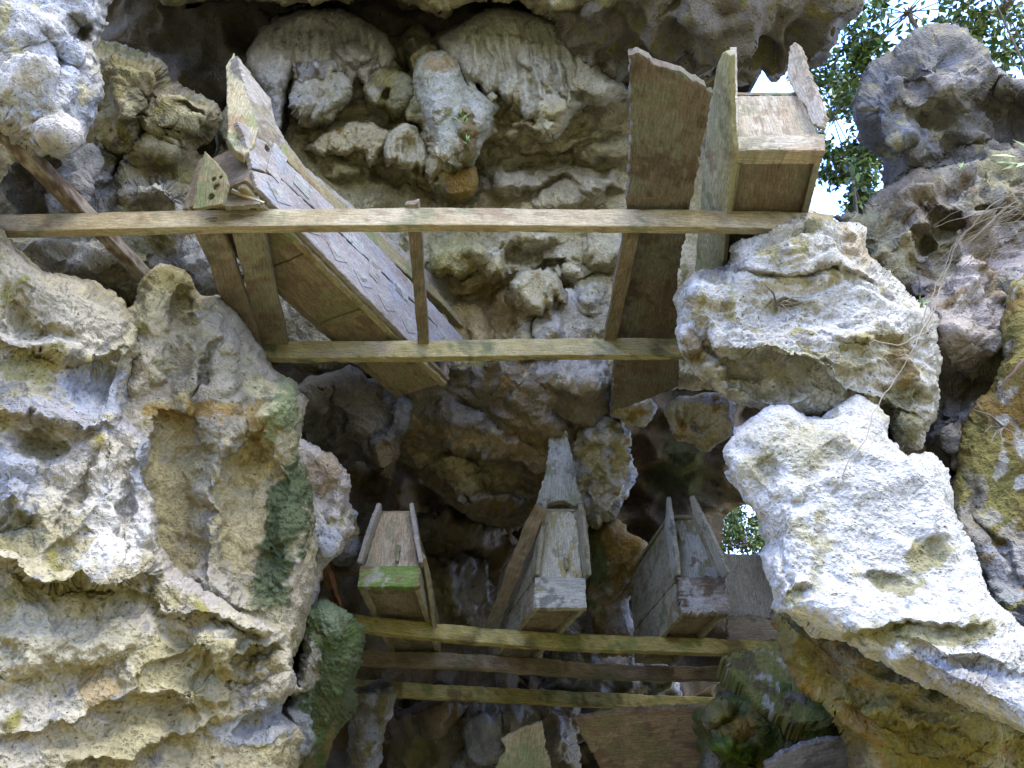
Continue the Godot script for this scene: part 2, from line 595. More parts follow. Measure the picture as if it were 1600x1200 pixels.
# a squared timber swept through pts (centre line); h along upv, w across; ragged: end unevenness
func beam_mesh(pts: Array, upv: Vector3, h: float, w: float, s: Array, wob := 0.008, seed_ := 0.0, taper := 1.0, origin := Vector3.ZERO) -> ArrayMesh:
	var cv := Curve3D.new()
	for p in pts: cv.add_point(p)
	# soft bends
	for k in range(1, pts.size() - 1):
		var tn: Vector3 = (pts[k + 1] - pts[k - 1]) * 0.2
		cv.set_point_in(k, -tn)
		cv.set_point_out(k, tn)
	var L := cv.get_baked_length()
	var nl := maxi(8, int(L / 0.05))
	var ring := []
	var b := 0.07 * minf(h, w) / maxf(h, w)
	var hx := w * 0.5; var hy := h * 0.5
	var cb := minf(h, w) * 0.06
	var nside := 3
	# corners with chamfer and points between, counter-clockwise
	for c in [[-1, -1, 1, 0], [1, -1, 0, 1], [1, 1, -1, 0], [-1, 1, 0, -1]]:
		var cn := Vector2(c[0] * hx, c[1] * hy)
		var nxt := Vector2(c[2], c[3])
		var prv := Vector2(-c[0] if c[2] == 0 else 0.0, -c[1] if c[3] == 0 else 0.0)
		ring.append(cn + prv * cb)
		ring.append(cn + nxt * cb)
		var ln := (w if c[2] != 0 else h) - 2.0 * cb
		for k in range(1, nside + 1): ring.append(cn + nxt * (cb + ln * k / (nside + 1.0)))
	var m := ring.size()
	var vs := PackedVector3Array(); var uv := PackedVector2Array(); var cs := PackedColorArray(); var ix := PackedInt32Array()
	var nf: FastNoiseLite = nz.fine
	var nm: FastNoiseLite = nz.mid
	var u0 := upv.normalized()
	for i in nl + 1:
		var t := float(i) / nl
		var o := L * t
		var p := cv.sample_baked(o, true)
		p += u0 * (wob * 2.2 * nm.get_noise_3dv(p * 0.35 + Vector3(seed_, 0, 0)))
		var ax := (cv.sample_baked(minf(L, o + 0.03), true) - cv.sample_baked(maxf(0, o - 0.03), true)).normalized()
		var sd := ax.cross(upv).normalized()
		var u2 := sd.cross(ax).normalized()
		var tp := lerpf(1.0, taper, t)
		var per := 0.0
		for k in m + 1:
			var r: Vector2 = ring[k % m]
			if k > 0: per += (ring[k % m] as Vector2).distance_to(ring[k - 1])
			var q := p + sd * (r.x * tp) + u2 * (r.y * tp)
			var e := Vector3(q.x + seed_, q.y, q.z)
			var dn := (sd * r.x + u2 * r.y).normalized()
			q += dn * (wob * (nm.get_noise_3dv(e * 1.3) * 1.3 + 0.7 * nf.get_noise_3dv(Vector3(e.dot(ax) * 0.25, e.dot(sd), e.dot(u2)))) )
			# knocked corners
			if k % (nside + 2) < 2: q -= dn * maxf(0.0, nf.get_noise_3dv(e * 0.6) - 0.12) * cb * 4.5
			if i == 0 or i == nl: q += ax * nf.get_noise_3dv(e * 3.0) * 0.02
			vs.append(q - origin)
			uv.append(Vector2((o + seed_) / 1.1, (per + seed_ * 0.37) / 0.45))
			cs.append(wood_col(e, ax, s))
	for i in nl:
		for k in m:
			var a := i * (m + 1) + k
			var c := a + m + 1
			ix.append_array(PackedInt32Array([a, a + 1, c, a + 1, c + 1, c]))
	# ends
	for en in [0, nl]:
		var cen := Vector3.ZERO
		for k in m: cen += vs[en * (m + 1) + k]
		var ci := vs.size()
		vs.append(cen / m)
		uv.append(Vector2(0.3, 0.4))
		cs.append(wood_col(cen / m, Vector3.UP, s))
		for k in m:
			var a: int = en * (m + 1) + k
			if en == 0: ix.append_array(PackedInt32Array([ci, a + 1, a]))
			else: ix.append_array(PackedInt32Array([ci, a, a + 1]))
	return finish(vs, uv, cs, ix)
func timber(called: String, label: String, category: String, pts: Array, h: float, w: float, s: Array, o := {}) -> MeshInstance3D:
	var org: Vector3 = pts[0]
	var me := beam_mesh(pts, o.get("up", Vector3.UP), h, w, s, o.get("wob", 0.008), o.get("seed", float(names.size()) * 1.37), o.get("taper", 1.0), org)
	var t := put(called, me, mats[o.get("mat", "wood")], self, org)
	tag(t, label, category, o.get("group", ""))
	return t
# a board: outline (a, b) in metres on the axes A, B from origin O, thick along N (centred); grain runs along A, or B if grain_b
func board_mesh(outl: Array, O: Vector3, A: Vector3, B: Vector3, thick: float, s: Array, o := {}) -> ArrayMesh:
	var pl := poly(outl)
	var st: float = o.get("step", 0.022)
	var er: float = o.get("er", 0.006)
	var N := A.cross(B).normalized()
	var bow: float = o.get("bow", 0.0)
	var seed_: float = o.get("seed", 0.0) + float(names.size()) * 0.77
	var bb := Rect2(pl[0], Vector2.ZERO)
	for p in pl: bb = bb.expand(p)
	var mid := bb.get_center()
	var half := bb.size * 0.5
	bb = bb.grow(st * 2.0 + er * 2.0)
	var nx := int(bb.size.x / st) + 2
	var ny := int(bb.size.y / st) + 2
	var n := nx * ny
	var SD := PackedFloat32Array(); SD.resize(n)
	var XY := PackedVector2Array(); XY.resize(n)
	var nf: FastNoiseLite = nz.fine
	var holes: Array = o.get("holes", [])
	for iy in ny:
		for ix in nx:
			var p := bb.position + Vector2(ix, iy) * st
			var d := sdf(p, pl)
			for hq in holes: d = minf(d, p.distance_to(Vector2(hq[0], hq[1])) - hq[2])
			if absf(d) < 0.1: d += er * (nf.get_noise_2d(p.x * 0.8 + seed_, p.y * 0.8) * 2.0 + nf.get_noise_2d(p.x * 4.0, p.y * 4.0 + seed_))
			SD[iy * nx + ix] = d
			XY[iy * nx + ix] = p
	var V := PackedByteArray(); V.resize(n)
	for iy in range(1, ny - 1):
		for ix in range(1, nx - 1):
			var i := iy * nx + ix
			if SD[i] > 0.0:
				V[i] = 1
				continue
			for k in [-1, 1, -nx, nx, -nx - 1, -nx + 1, nx - 1, nx + 1]:
				if SD[i + k] > 0.0:
					V[i] = 2
					break
			if V[i] == 2:
				var g := Vector2(SD[i + 1] - SD[i - 1], SD[i + nx] - SD[i - nx]) / (2.0 * st)
				XY[i] += (g * (-SD[i] / maxf(g.length_squared(), 0.2))).limit_length(st * 1.35)
	var vs := PackedVector3Array(); var uv := PackedVector2Array(); var cs := PackedColorArray(); var ix_ := PackedInt32Array()
	var I := PackedInt32Array(); I.resize(n); I.fill(-1)
	var gr := A if not o.get("grain_b", false) else B
	var tp: Vector2 = o.get("thin", Vector2(0, 0))   # thickness lost per metre of a, b
	var rough: float = o.get("rough", 0.004)
	for i in n:
		if V[i] == 0: continue
		var p := XY[i]
		var q := O + A * p.x + B * p.y
		var e := q + Vector3(seed_, 0, 0)
		var rl := (p - mid) / half
		var cen := N * (bow * (1.0 - rl.x * rl.x))
		var th := maxf(0.012, thick - tp.x * (p.x - mid.x) - tp.y * (p.y - mid.y)) * 0.5
		if V[i] == 2: th *= 0.82
		I[i] = vs.size()
		for sgn in [1.0, -1.0]:
			vs.append(q + cen + N * (sgn * th + rough * (nf.get_noise_3dv(e * 0.9 + N * sgn * 5.0) + nz.mid.get_noise_3dv(e))))
			var t2 := Vector2(p.dot(Vector2(1, 0)), p.y) if not o.get("grain_b", false) else Vector2(p.y, p.x)
			uv.append(Vector2(t2.x / 1.1 + seed_ * 0.31 + sgn, t2.y / 0.45 + seed_ * 0.17))
			cs.append(wood_col(e + N * sgn * 0.4, gr, s))
	var E := PackedByteArray(); E.resize(n)
	for iy in range(1, ny - 2):
		for ix in range(1, nx - 2):
			var i := iy * nx + ix
			if V[i] and V[i + 1] and V[i + nx] and V[i + nx + 1] and (V[i] == 1 or V[i + 1] == 1 or V[i + nx] == 1 or V[i + nx + 1] == 1):
				E[i] = 1
				var a := I[i]; var b := I[i + 1]; var c := I[i + nx]; var d := I[i + nx + 1]
				ix_.append_array(PackedInt32Array([a, d, b, a, c, d]))
				ix_.append_array(PackedInt32Array([a + 1, b + 1, d + 1, a + 1, d + 1, c + 1]))
	for iy in range(1, ny - 2):
		for ix in range(1, nx - 2):
			var i := iy * nx + ix
			if E[i] == 0: continue
			for e in [[i, i + 1, i - nx], [i + 1, i + nx + 1, i + 1], [i + nx + 1, i + nx, i + nx], [i + nx, i, i - 1]]:
				if E[e[2]]: continue
				var a := I[e[0]]; var b := I[e[1]]
				var base := vs.size()
				for q in [a, b, a + 1, b + 1]:
					vs.append(vs[q]); uv.append(uv[q] + Vector2(0.2, 0.13 if q == a + 1 or q == b + 1 else 0.0)); cs.append(cs[q])
				ix_.append_array(PackedInt32Array([base, base + 1, base + 2, base + 1, base + 3, base + 2]))
	return finish(vs, uv, cs, ix_)
func board(called: String, outl: Array, O: Vector3, A: Vector3, B: Vector3, thick: float, s: Array, parent: Node, o := {}) -> MeshInstance3D:
	var org := O if parent == self else Vector3.ZERO
	var me := board_mesh(outl, O - org, A, B, thick, s, o)
	return put(called, me, mats[o.get("mat", "wood")], parent, org)
# board whose outline is given by pixels seen on the plane through O with axes A, B
func px_outline(pix: Array, O: Vector3, A: Vector3, B: Vector3) -> Array:
	var N := A.cross(B).normalized()
	var r := []
	for i in range(0, pix.size(), 2):
		var q := px_plane(pix[i], pix[i + 1], O, N) - O
		r.append(q.dot(A)); r.append(q.dot(B))
	return r
func rect(a0: float, b0: float, a1: float, b1: float) -> Array: return [a0, b0, a1, b0, a1, b1, a0, b1]

# ---------------------------------------------------------------- colours (linear)
const CR := Color(0.47, 0.435, 0.285)
const WH := Color(0.62, 0.60, 0.55)
const GY := Color(0.33, 0.32, 0.305)
const PK := Color(0.50, 0.46, 0.42)
const BG := Color(0.40, 0.425, 0.47)  # bluish grey stone; on the left rocks it holds skylight blue
const OL := Color(0.23, 0.21, 0.09)
const OC := Color(0.36, 0.25, 0.10)
const BR := Color(0.20, 0.155, 0.10)
const DK := Color(0.18, 0.17, 0.15)
const MO := Color(0.06, 0.085, 0.03)
const GN := Color(0.13, 0.165, 0.085)
const SO := Color(0.20, 0.18, 0.15)  # brown-grey cave stone; part of the cave shade sits in this tone

func make_rocks() -> void:
	# far hull of the cave, in the dark
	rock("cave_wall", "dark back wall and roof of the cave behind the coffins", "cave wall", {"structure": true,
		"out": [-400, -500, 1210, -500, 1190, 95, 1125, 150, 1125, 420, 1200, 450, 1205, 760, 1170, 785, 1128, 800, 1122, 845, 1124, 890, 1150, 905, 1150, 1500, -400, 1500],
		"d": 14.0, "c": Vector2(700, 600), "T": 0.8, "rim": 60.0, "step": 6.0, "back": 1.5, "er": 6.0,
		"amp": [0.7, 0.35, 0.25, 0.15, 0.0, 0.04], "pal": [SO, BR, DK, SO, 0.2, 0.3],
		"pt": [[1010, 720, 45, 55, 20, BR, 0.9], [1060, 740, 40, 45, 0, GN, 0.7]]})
	# ceiling strip along the top of the view and dark roof on the right
	rock("cave_ceiling", "pale pitted edge of the overhanging roof above the flowstone", "ceiling", {"structure": true,
		"out": [100, -260, 1060, -260, 1000, -120, 960, 0, 930, 12, 880, 28, 855, 30, 835, 10, 790, 0, 705, 6, 690, 26, 655, 8, 600, -2, 560, 2, 520, 12, 470, 3, 430, 8, 400, -6, 330, 8, 270, 12, 235, 2, 150, -40],
		"d": 9.2, "c": Vector2(600, 0), "gy": 1.0, "T": 0.5, "rim": 70.0, "step": 4.0, "back": 3.0,
		"amp": [0.3, 0.2, 0.15, 0.1, 0.04, 0.02], "pal": [BR, CR, DK, OL, 0.1, 0.2], "pt": [[780, 10, 90, 25, 0, CR, 1.0]]})
	rock("cave_ceiling", "dark brown-grey roof of the cave beside the sky opening", "ceiling", {"structure": true,
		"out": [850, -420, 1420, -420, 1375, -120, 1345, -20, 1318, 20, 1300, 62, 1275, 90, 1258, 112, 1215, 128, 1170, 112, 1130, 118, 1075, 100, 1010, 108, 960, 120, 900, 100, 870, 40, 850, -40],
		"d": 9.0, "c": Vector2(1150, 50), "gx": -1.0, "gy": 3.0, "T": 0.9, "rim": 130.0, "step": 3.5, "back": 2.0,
		"amp": [0.35, 0.22, 0.2, 0.08, 0.04, 0.02], "pal": [SO, Color(0.22, 0.20, 0.175), GY * 0.7, OL, 0.15, 0.2],  # dark stone tones keep some of the roof shade
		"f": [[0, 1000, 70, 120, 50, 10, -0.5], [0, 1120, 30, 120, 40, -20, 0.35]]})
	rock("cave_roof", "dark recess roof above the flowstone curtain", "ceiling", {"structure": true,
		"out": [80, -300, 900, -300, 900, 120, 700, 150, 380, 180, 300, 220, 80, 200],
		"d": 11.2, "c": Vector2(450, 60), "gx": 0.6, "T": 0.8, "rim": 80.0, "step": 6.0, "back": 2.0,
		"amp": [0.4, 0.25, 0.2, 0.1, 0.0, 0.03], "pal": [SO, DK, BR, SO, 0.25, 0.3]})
	# ---- upper wall with flowstone
	var f := [
		[0, 500, 62, 115, 70, 8, 0.55, 0.7], [0, 425, 120, 30, 95, 3, 0.30], [0, 430, 190, 14, 60, 4, 0.25], [0, 492, 140, 52, 52, -20, 0.45, 0.6], [0, 478, 165, 26, 28, 20, 0.16],
		[0, 575, 110, 55, 50, 20, 0.35, 0.7], [0, 608, 135, 38, 42, 0, 0.28, 0.7], [0, 655, 65, 30, 50, 0, 0.3, 0.7],
		[0, 690, 165, 68, 105, -8, 0.70, 0.75], [0, 745, 175, 42, 45, 10, 0.38, 0.7], [0, 705, 240, 42, 66, 8, 0.40, 0.7], [0, 712, 285, 34, 38, 0, 0.22, 0.7],
		[0, 820, 95, 105, 95, 20, 0.55, 0.7], [0, 850, 130, 34, 95, -22, 0.30, 0.7], [0, 862, 185, 30, 34, 0, 0.30, 0.7], [0, 800, 130, 20, 70, -14, 0.18], [0, 770, 100, 20, 85, 0, 0.14], [0, 735, 90, 18, 80, 0, 0.12],
		[0, 915, 105, 55, 65, 30, 0.4, 0.8], [0, 905, 155, 28, 18, 0, -0.3], [0, 930, 140, 40, 24, 30, 0.2], [0, 960, 170, 26, 60, -20, 0.2],
		[0, 575, 215, 65, 35, 10, 0.28], [0, 545, 250, 60, 30, 15, 0.25], [0, 830, 205, 45, 22, -8, 0.3, 0.7], [0, 780, 205, 40, 20, 0, 0.22],
		[2, 0.10, 6, 770, 20, 800, 90, 840, 150], [2, 0.09, 5, 810, 20, 850, 90, 875, 140], [2, 0.08, 5, 480, 30, 478, 80, 490, 115], [2, 0.07, 5, 520, 40, 512, 100], [2, 0.07, 5, 455, 40, 450, 110], [2, 0.12, 6, 444, 85, 452, 140, 448, 200],
		[2, 0.08, 5, 545, 50, 540, 100], [2, 0.07, 5, 700, 60, 695, 120], [2, 0.07, 5, 720, 50, 722, 130], [2, 0.07, 5, 748, 50, 750, 140], [2, 0.07, 5, 785, 110, 795, 160], [2, 0.08, 4, 812, 130, 830, 180],
		[2, 0.40, 22, 735, 255, 800, 245, 870, 250, 985, 262], [2, 0.3, 16, 730, 290, 760, 260], [2, 0.28, 16, 550, 195, 600, 200, 640, 200], [2, 0.35, 14, 505, 230, 540, 240, 580, 258, 640, 295], [2, 0.22, 12, 640, 275, 690, 310],
		[2, 0.3, 14, 690, 480, 760, 460, 800, 430], [2, 0.35, 20, 800, 410, 860, 400, 930, 390], [2, 0.25, 16, 860, 480, 900, 440, 950, 430],
		[0, 835, 452, 40, 34, 20, 0.50, 0.6], [0, 862, 450, 14, 34, 20, 0.3], [0, 770, 408, 34, 26, 40, 0.4, 0.7], [0, 745, 395, 26, 16, 10, 0.35], [0, 712, 395, 55, 30, 0, 0.35, 0.7], [0, 700, 425, 40, 20, 0, -0.3], [0, 900, 430, 26, 20, 30, 0.3], [0, 925, 455, 24, 22, 0, 0.35, 0.7],
		[0, 820, 375, 60, 22, -10, 0.3], [0, 890, 395, 55, 18, -10, 0.25], [0, 895, 500, 60, 50, -40, 0.3], [0, 790, 490, 70, 55, 30, -0.25], [0, 820, 510, 26, 50, 10, 0.25], [0, 855, 510, 18, 30, 0, 0.3, 0.7], [0, 750, 510, 20, 60, -15, 0.2],
		[0, 905, 300, 70, 26, -15, 0.25], [0, 950, 240, 45, 25, 0, 0.25], [0, 800, 280, 40, 18, 0, 0.2], [0, 790, 298, 26, 16, 0, 0.22], [0, 955, 390, 40, 40, 0, 0.3]]
	for q in f:
		if q[0] == 0 and q[6] > 0.0: q[6] *= 1.25
	f.append_array([[1, 0.42, 60, 768, 175, 762, 205, 748, 238, 718, 262, 690, 252, 668, 222, 645, 195], [1, 0.36, 70, 975, 150, 940, 158, 905, 170, 885, 195, 862, 216, 838, 205, 800, 190, 760, 190], [1, 0.34, 55, 560, 125, 545, 150, 520, 168, 490, 192, 470, 170, 452, 138, 446, 100],
		[1, 0.24, 40, 640, 150, 622, 172, 596, 170, 575, 150], [1, 0.26, 34, 700, 300, 668, 282, 610, 262, 560, 250, 500, 225], [1, 0.26, 34, 985, 300, 930, 292, 880, 275, 800, 290, 740, 300], [1, 0.22, 30, 960, 205, 920, 215, 880, 235, 820, 232], [1, 0.26, 30, 880, 470, 850, 488, 820, 490, 800, 462], [1, 0.24, 30, 960, 405, 900, 412, 850, 405, 800, 425, 760, 430], [1, 0.24, 30, 760, 425, 720, 440, 680, 420, 660, 400], [1, 0.2, 24, 950, 470, 925, 482, 900, 470], [1, 0.2, 26, 880, 545, 850, 540, 820, 550, 780, 535]])
	for k in 9: f.append([2, 0.09, 4.0, 700 + k * 21, 30 + absf(k - 4) * 6, 702 + k * 22, 90, 708 + k * 23, 150 + (k % 3) * 14])
	for k in 6: f.append([2, 0.08, 3.5, 432 + k * 19, 30 + (k % 2) * 10, 430 + k * 20, 70, 434 + k * 19, 115 + (k % 3) * 12])
	for k in 6:
		f.append([0, 622 + k * 11, 240 + (k % 3) * 7, 6.5, 36 - (k % 2) * 9, 4, 0.16, 0.6])
	for k in 5:
		f.append([0, 452 + k * 15, 75 + (k % 2) * 12, 6.0, 34, 3, 0.13, 0.7])
	rock("flowstone_wall", "cream and grey flowstone wall with drips, curtains and pits above the long beam", "rock wall", {
		"out": [385, 95, 392, 72, 415, 40, 440, 22, 475, 14, 530, 12, 570, 28, 600, 50, 625, 55, 645, 38, 662, 44, 672, 64, 700, 48, 730, 30, 772, 12, 800, 14, 845, 18, 880, 45, 925, 78, 940, 105, 985, 132, 1122, 150, 1135, 420, 1130, 610, 985, 608, 900, 590, 720, 612, 640, 600, 470, 580, 340, 470, 320, 320, 345, 180, 372, 130],
		"d": 10.1, "c": Vector2(750, 330), "gx": 0.4, "gy": -2.6, "T": 0.7, "rim": 70.0, "step": 2.5, "back": 1.6, "er": 5.0, "warp": 12.0,
		"f": f, "amp": [0.07, 0.07, 0.05, 0.09, 0.05, 0.022], "st": Vector3(1.25, 1.0, 1.25),
		"pal": [Color(0.56, 0.51, 0.34), Color(0.62, 0.57, 0.42), Color(0.48, 0.45, 0.38), OL, 0.30, 0.36],
		"pt": [[500, 70, 115, 65, 5, GY * 1.05, 0.95], [490, 145, 50, 45, 0, GY * 1.1, 0.6], [590, 120, 60, 60, 0, GY, 0.8], [425, 150, 30, 110, 0, GY, 0.8], [820, 80, 110, 80, 0, Color(0.42, 0.41, 0.35), 0.85], [700, 150, 60, 90, 0, Color(0.44, 0.46, 0.39), 0.7], [695, 105, 28, 24, 0, OC * 0.8, 0.7],
			[720, 290, 42, 40, 0, OL * 0.7, 0.85], [735, 215, 20, 45, 0, OC * 0.6, 0.7], [630, 130, 40, 40, 0, OL * 0.9, 0.7], [655, 250, 35, 30, 0, Color(0.55, 0.47, 0.28), 0.6], [760, 500, 70, 60, 30, OC, 0.6], [710, 395, 55, 35, 0, Color(0.34, 0.31, 0.13), 0.7], [925, 450, 25, 25, 0, OL, 0.8], [880, 500, 70, 45, -30, WH, 0.7], [560, 290, 90, 30, 20, OL, 0.5], [960, 200, 40, 60, 0, WH, 0.5], [850, 290, 130, 30, 0, Color(0.42, 0.38, 0.31), 0.6]]})
	# ---- flowstone bodies hanging in front of the wall
	var gro := func(x0: float, x1: float, y0: float, y1: float, n: int, dp: float, lean: float) -> Array:
		var l := []
		for i in n:
			var x := lerpf(x0, x1, (i + 0.5 + 0.3 * sin(i * 7.3)) / n)
			var e := y1 - 22.0 * absf(sin(i * 2.1))
			l.append([2, dp * (0.7 + 0.5 * absf(sin(i * 3.7))), 3.6 + 1.6 * absf(cos(i * 1.7)), x, y0 + 10.0 * absf(sin(i * 1.3)), x + lean * 0.4, (y0 + y1) * 0.5, x + lean, e])
		return l
	var fa := [Color(0.40, 0.385, 0.35), Color(0.46, 0.445, 0.41), Color(0.34, 0.32, 0.28), DK, 0.28, 0.36]
	var fb := [Color(0.45, 0.44, 0.36), Color(0.53, 0.51, 0.43), Color(0.38, 0.35, 0.26), OL, 0.26, 0.34]
	var fc := [Color(0.54, 0.48, 0.32), Color(0.60, 0.55, 0.40), OC, OL, 0.3, 0.36]
	var ramp := [0.05, 0.05, 0.03, 0.03, 0.03, 0.018]
	var gf := "flowstone bodies on the upper wall"
	rock("flowstone_curtain", "grey fluted flowstone curtain with thin drips beside the coffin's prow", "flowstone", {"group": gf,
		"out": [386, 100, 392, 70, 415, 40, 440, 22, 475, 14, 530, 12, 572, 30, 600, 52, 618, 84, 606, 122, 588, 108, 574, 142, 556, 122, 544, 152, 536, 112, 520, 132, 512, 104, 500, 128, 490, 106, 478, 128, 468, 102, 456, 118, 444, 165, 440, 200, 434, 240, 424, 238, 426, 190, 418, 150, 402, 122],
		"d": 9.85, "c": Vector2(500, 80), "gx": 0.3, "gy": -2.4, "T": 0.25, "rim": 30.0, "step": 2.0, "back": 0.6, "er": 3.0, "warp": 6.0, "amp": ramp, "st": Vector3(1.6, 0.6, 1.6), "pal": fa, "f": gro.call(400, 600, 20, 120, 13, 0.07, 3.0)})
	rock("stalactite", "pale drooping stalactite lobe under the grey fluted curtain", "stalactite", {"group": gf,
		"out": [452, 132, 468, 118, 500, 108, 532, 112, 552, 132, 540, 158, 516, 174, 500, 186, 490, 196, 480, 190, 470, 168, 456, 152], "d": 9.6, "c": Vector2(500, 150), "gy": -2.4, "T": 0.25, "rim": 28.0, "step": 2.0, "back": 0.6, "er": 3.0, "warp": 5.0, "amp": ramp, "pal": fb, "f": gro.call(465, 535, 120, 185, 5, 0.04, -6.0)})
	rock("stalactite", "mossy grey stalactite knob between the fluted curtain and the great tongue", "stalactite", {"group": gf,
		"out": [566, 138, 580, 118, 612, 106, 640, 114, 648, 140, 638, 168, 616, 178, 600, 166, 586, 174, 574, 160], "d": 9.75, "c": Vector2(605, 140), "gy": -2.4, "T": 0.2, "rim": 24.0, "step": 2.0, "back": 0.6, "er": 4.0, "warp": 6.0, "amp": [0.06, 0.06, 0.05, 0.05, 0.04, 0.022], "pal": [Color(0.30, 0.29, 0.20), OL * 1.1, Color(0.42, 0.40, 0.33), DK, 0.2, 0.3], "f": [[0, 602, 150, 10, 16, 0, -0.2]]})
	rock("stalactite", "great grey-green tongue of flowstone with a small fern on it", "stalactite", {"group": gf,
		"out": [646, 118, 652, 92, 672, 76, 700, 78, 718, 100, 730, 138, 756, 148, 776, 164, 772, 192, 758, 214, 750, 240, 736, 262, 712, 262, 692, 246, 676, 214, 660, 178, 648, 150], "d": 9.3, "c": Vector2(705, 170), "gy": -2.4, "T": 0.4, "rim": 40.0, "step": 2.0, "back": 0.9, "er": 3.0, "warp": 8.0, "amp": [0.05, 0.06, 0.04, 0.03, 0.03, 0.02], "pal": [Color(0.44, 0.45, 0.37), Color(0.53, 0.53, 0.47), Color(0.40, 0.38, 0.28), OL, 0.24, 0.32],
		"f": [[0, 752, 180, 26, 40, 10, 0.14], [0, 690, 140, 34, 60, -8, 0.14], [2, 0.10, 6, 722, 170, 718, 210, 726, 250]], "pt": [[690, 95, 28, 18, 0, OC * 0.8, 0.7], [735, 225, 14, 36, 10, OC * 0.55, 0.8], [735, 250, 20, 14, 0, OL * 0.7, 0.7]]})
	rock("stalactite", "moss-brown stalactite tip hanging below the great tongue", "stalactite", {"group": gf,
		"out": [682, 268, 690, 244, 716, 248, 742, 258, 750, 284, 738, 306, 714, 318, 694, 310, 684, 292], "d": 9.4, "c": Vector2(715, 282), "gy": -2.0, "T": 0.35, "rim": 26.0, "step": 2.0, "back": 0.7, "er": 4.0, "warp": 5.0, "amp": [0.05, 0.06, 0.05, 0.05, 0.04, 0.022], "pal": [OL, OC * 0.8, MO * 1.8, DK, 0.15, 0.3]})
	rock("flowstone_curtain", "broad ribbed flowstone curtain sweeping down beside the brown plank", "flowstone", {"group": gf,
		"out": [686, 60, 706, 46, 735, 28, 772, 12, 802, 14, 845, 18, 882, 45, 926, 80, 944, 108, 974, 130, 986, 148, 962, 152, 938, 164, 915, 160, 896, 178, 884, 204, 866, 220, 846, 208, 838, 184, 822, 190, 806, 152, 794, 166, 776, 140, 764, 156, 748, 130, 728, 136, 712, 104, 694, 96], "d": 9.75, "c": Vector2(830, 100), "gx": 0.5, "gy": -2.4, "T": 0.3, "rim": 45.0, "step": 2.0, "back": 0.7, "er": 3.0, "warp": 8.0, "amp": ramp, "st": Vector3(1.5, 0.6, 1.5), "pal": fb, "f": gro.call(700, 900, 24, 175, 13, 0.075, 20.0) + [[0, 852, 140, 20, 80, -20, 0.16], [0, 908, 152, 22, 12, 10, -0.22], [0, 900, 75, 12, 8, 20, -0.1]],
		"pt": [[700, 80, 30, 40, 0, GY, 0.6], [960, 140, 30, 16, 0, WH, 0.7], [860, 190, 22, 26, 0, Color(0.55, 0.5, 0.36), 0.6]]})
	rock("stalactite", "cluster of cream finger drips beside the great tongue", "stalactite", {"group": gf,
		"out": [598, 232, 606, 208, 632, 192, 652, 196, 664, 222, 678, 258, 672, 272, 664, 258, 658, 276, 650, 258, 642, 278, 634, 260, 626, 274, 618, 252, 610, 262, 602, 248], "d": 9.6, "c": Vector2(640, 235), "gy": -2.0, "T": 0.3, "rim": 18.0, "step": 1.8, "back": 0.5, "er": 2.0, "warp": 4.0, "amp": ramp, "st": Vector3(1.8, 0.6, 1.8), "pal": fc, "f": gro.call(604, 674, 205, 275, 7, 0.09, 6.0)})
	rock("flowstone", "cream ragged flowstone apron above the finger drips", "flowstone", {"group": gf,
		"out": [470, 232, 500, 205, 540, 190, 585, 192, 610, 206, 606, 232, 592, 240, 580, 262, 572, 242, 552, 238, 540, 250, 524, 236, 505, 252, 490, 244], "d": 9.8, "c": Vector2(545, 220), "gy": -2.0, "T": 0.3, "rim": 24.0, "step": 2.0, "back": 0.5, "er": 6.0, "warp": 6.0, "amp": [0.05, 0.06, 0.06, 0.08, 0.05, 0.025], "pal": fc})
	rock("stalactite", "cream knob with small teeth hanging between the two upper beams", "stalactite", {"group": gf,
		"out": [798, 446, 812, 426, 846, 418, 870, 432, 884, 470, 876, 478, 866, 462, 864, 488, 854, 478, 848, 494, 828, 486, 810, 470], "d": 9.0, "c": Vector2(840, 455), "gy": -2.0, "T": 0.35, "rim": 26.0, "step": 1.8, "back": 0.7, "er": 3.0, "warp": 5.0, "amp": [0.05, 0.06, 0.05, 0.06, 0.04, 0.022], "pal": fc})
	rock("stalactite", "lumpy yellowish knob beside the slim dark joist", "stalactite", {"group": gf,
		"out": [668, 398, 690, 384, 724, 380, 752, 392, 775, 396, 792, 414, 786, 436, 768, 432, 752, 412, 736, 428, 716, 436, 700, 424, 684, 436, 672, 420], "d": 9.25, "c": Vector2(725, 405), "gy": -2.0, "T": 0.3, "rim": 22.0, "step": 1.8, "back": 0.6, "er": 4.0, "warp": 5.0, "amp": [0.05, 0.06, 0.05, 0.08, 0.05, 0.022], "pal": [Color(0.42, 0.38, 0.2), Color(0.52, 0.46, 0.28), OL * 1.2, CR, 0.2, 0.3]})
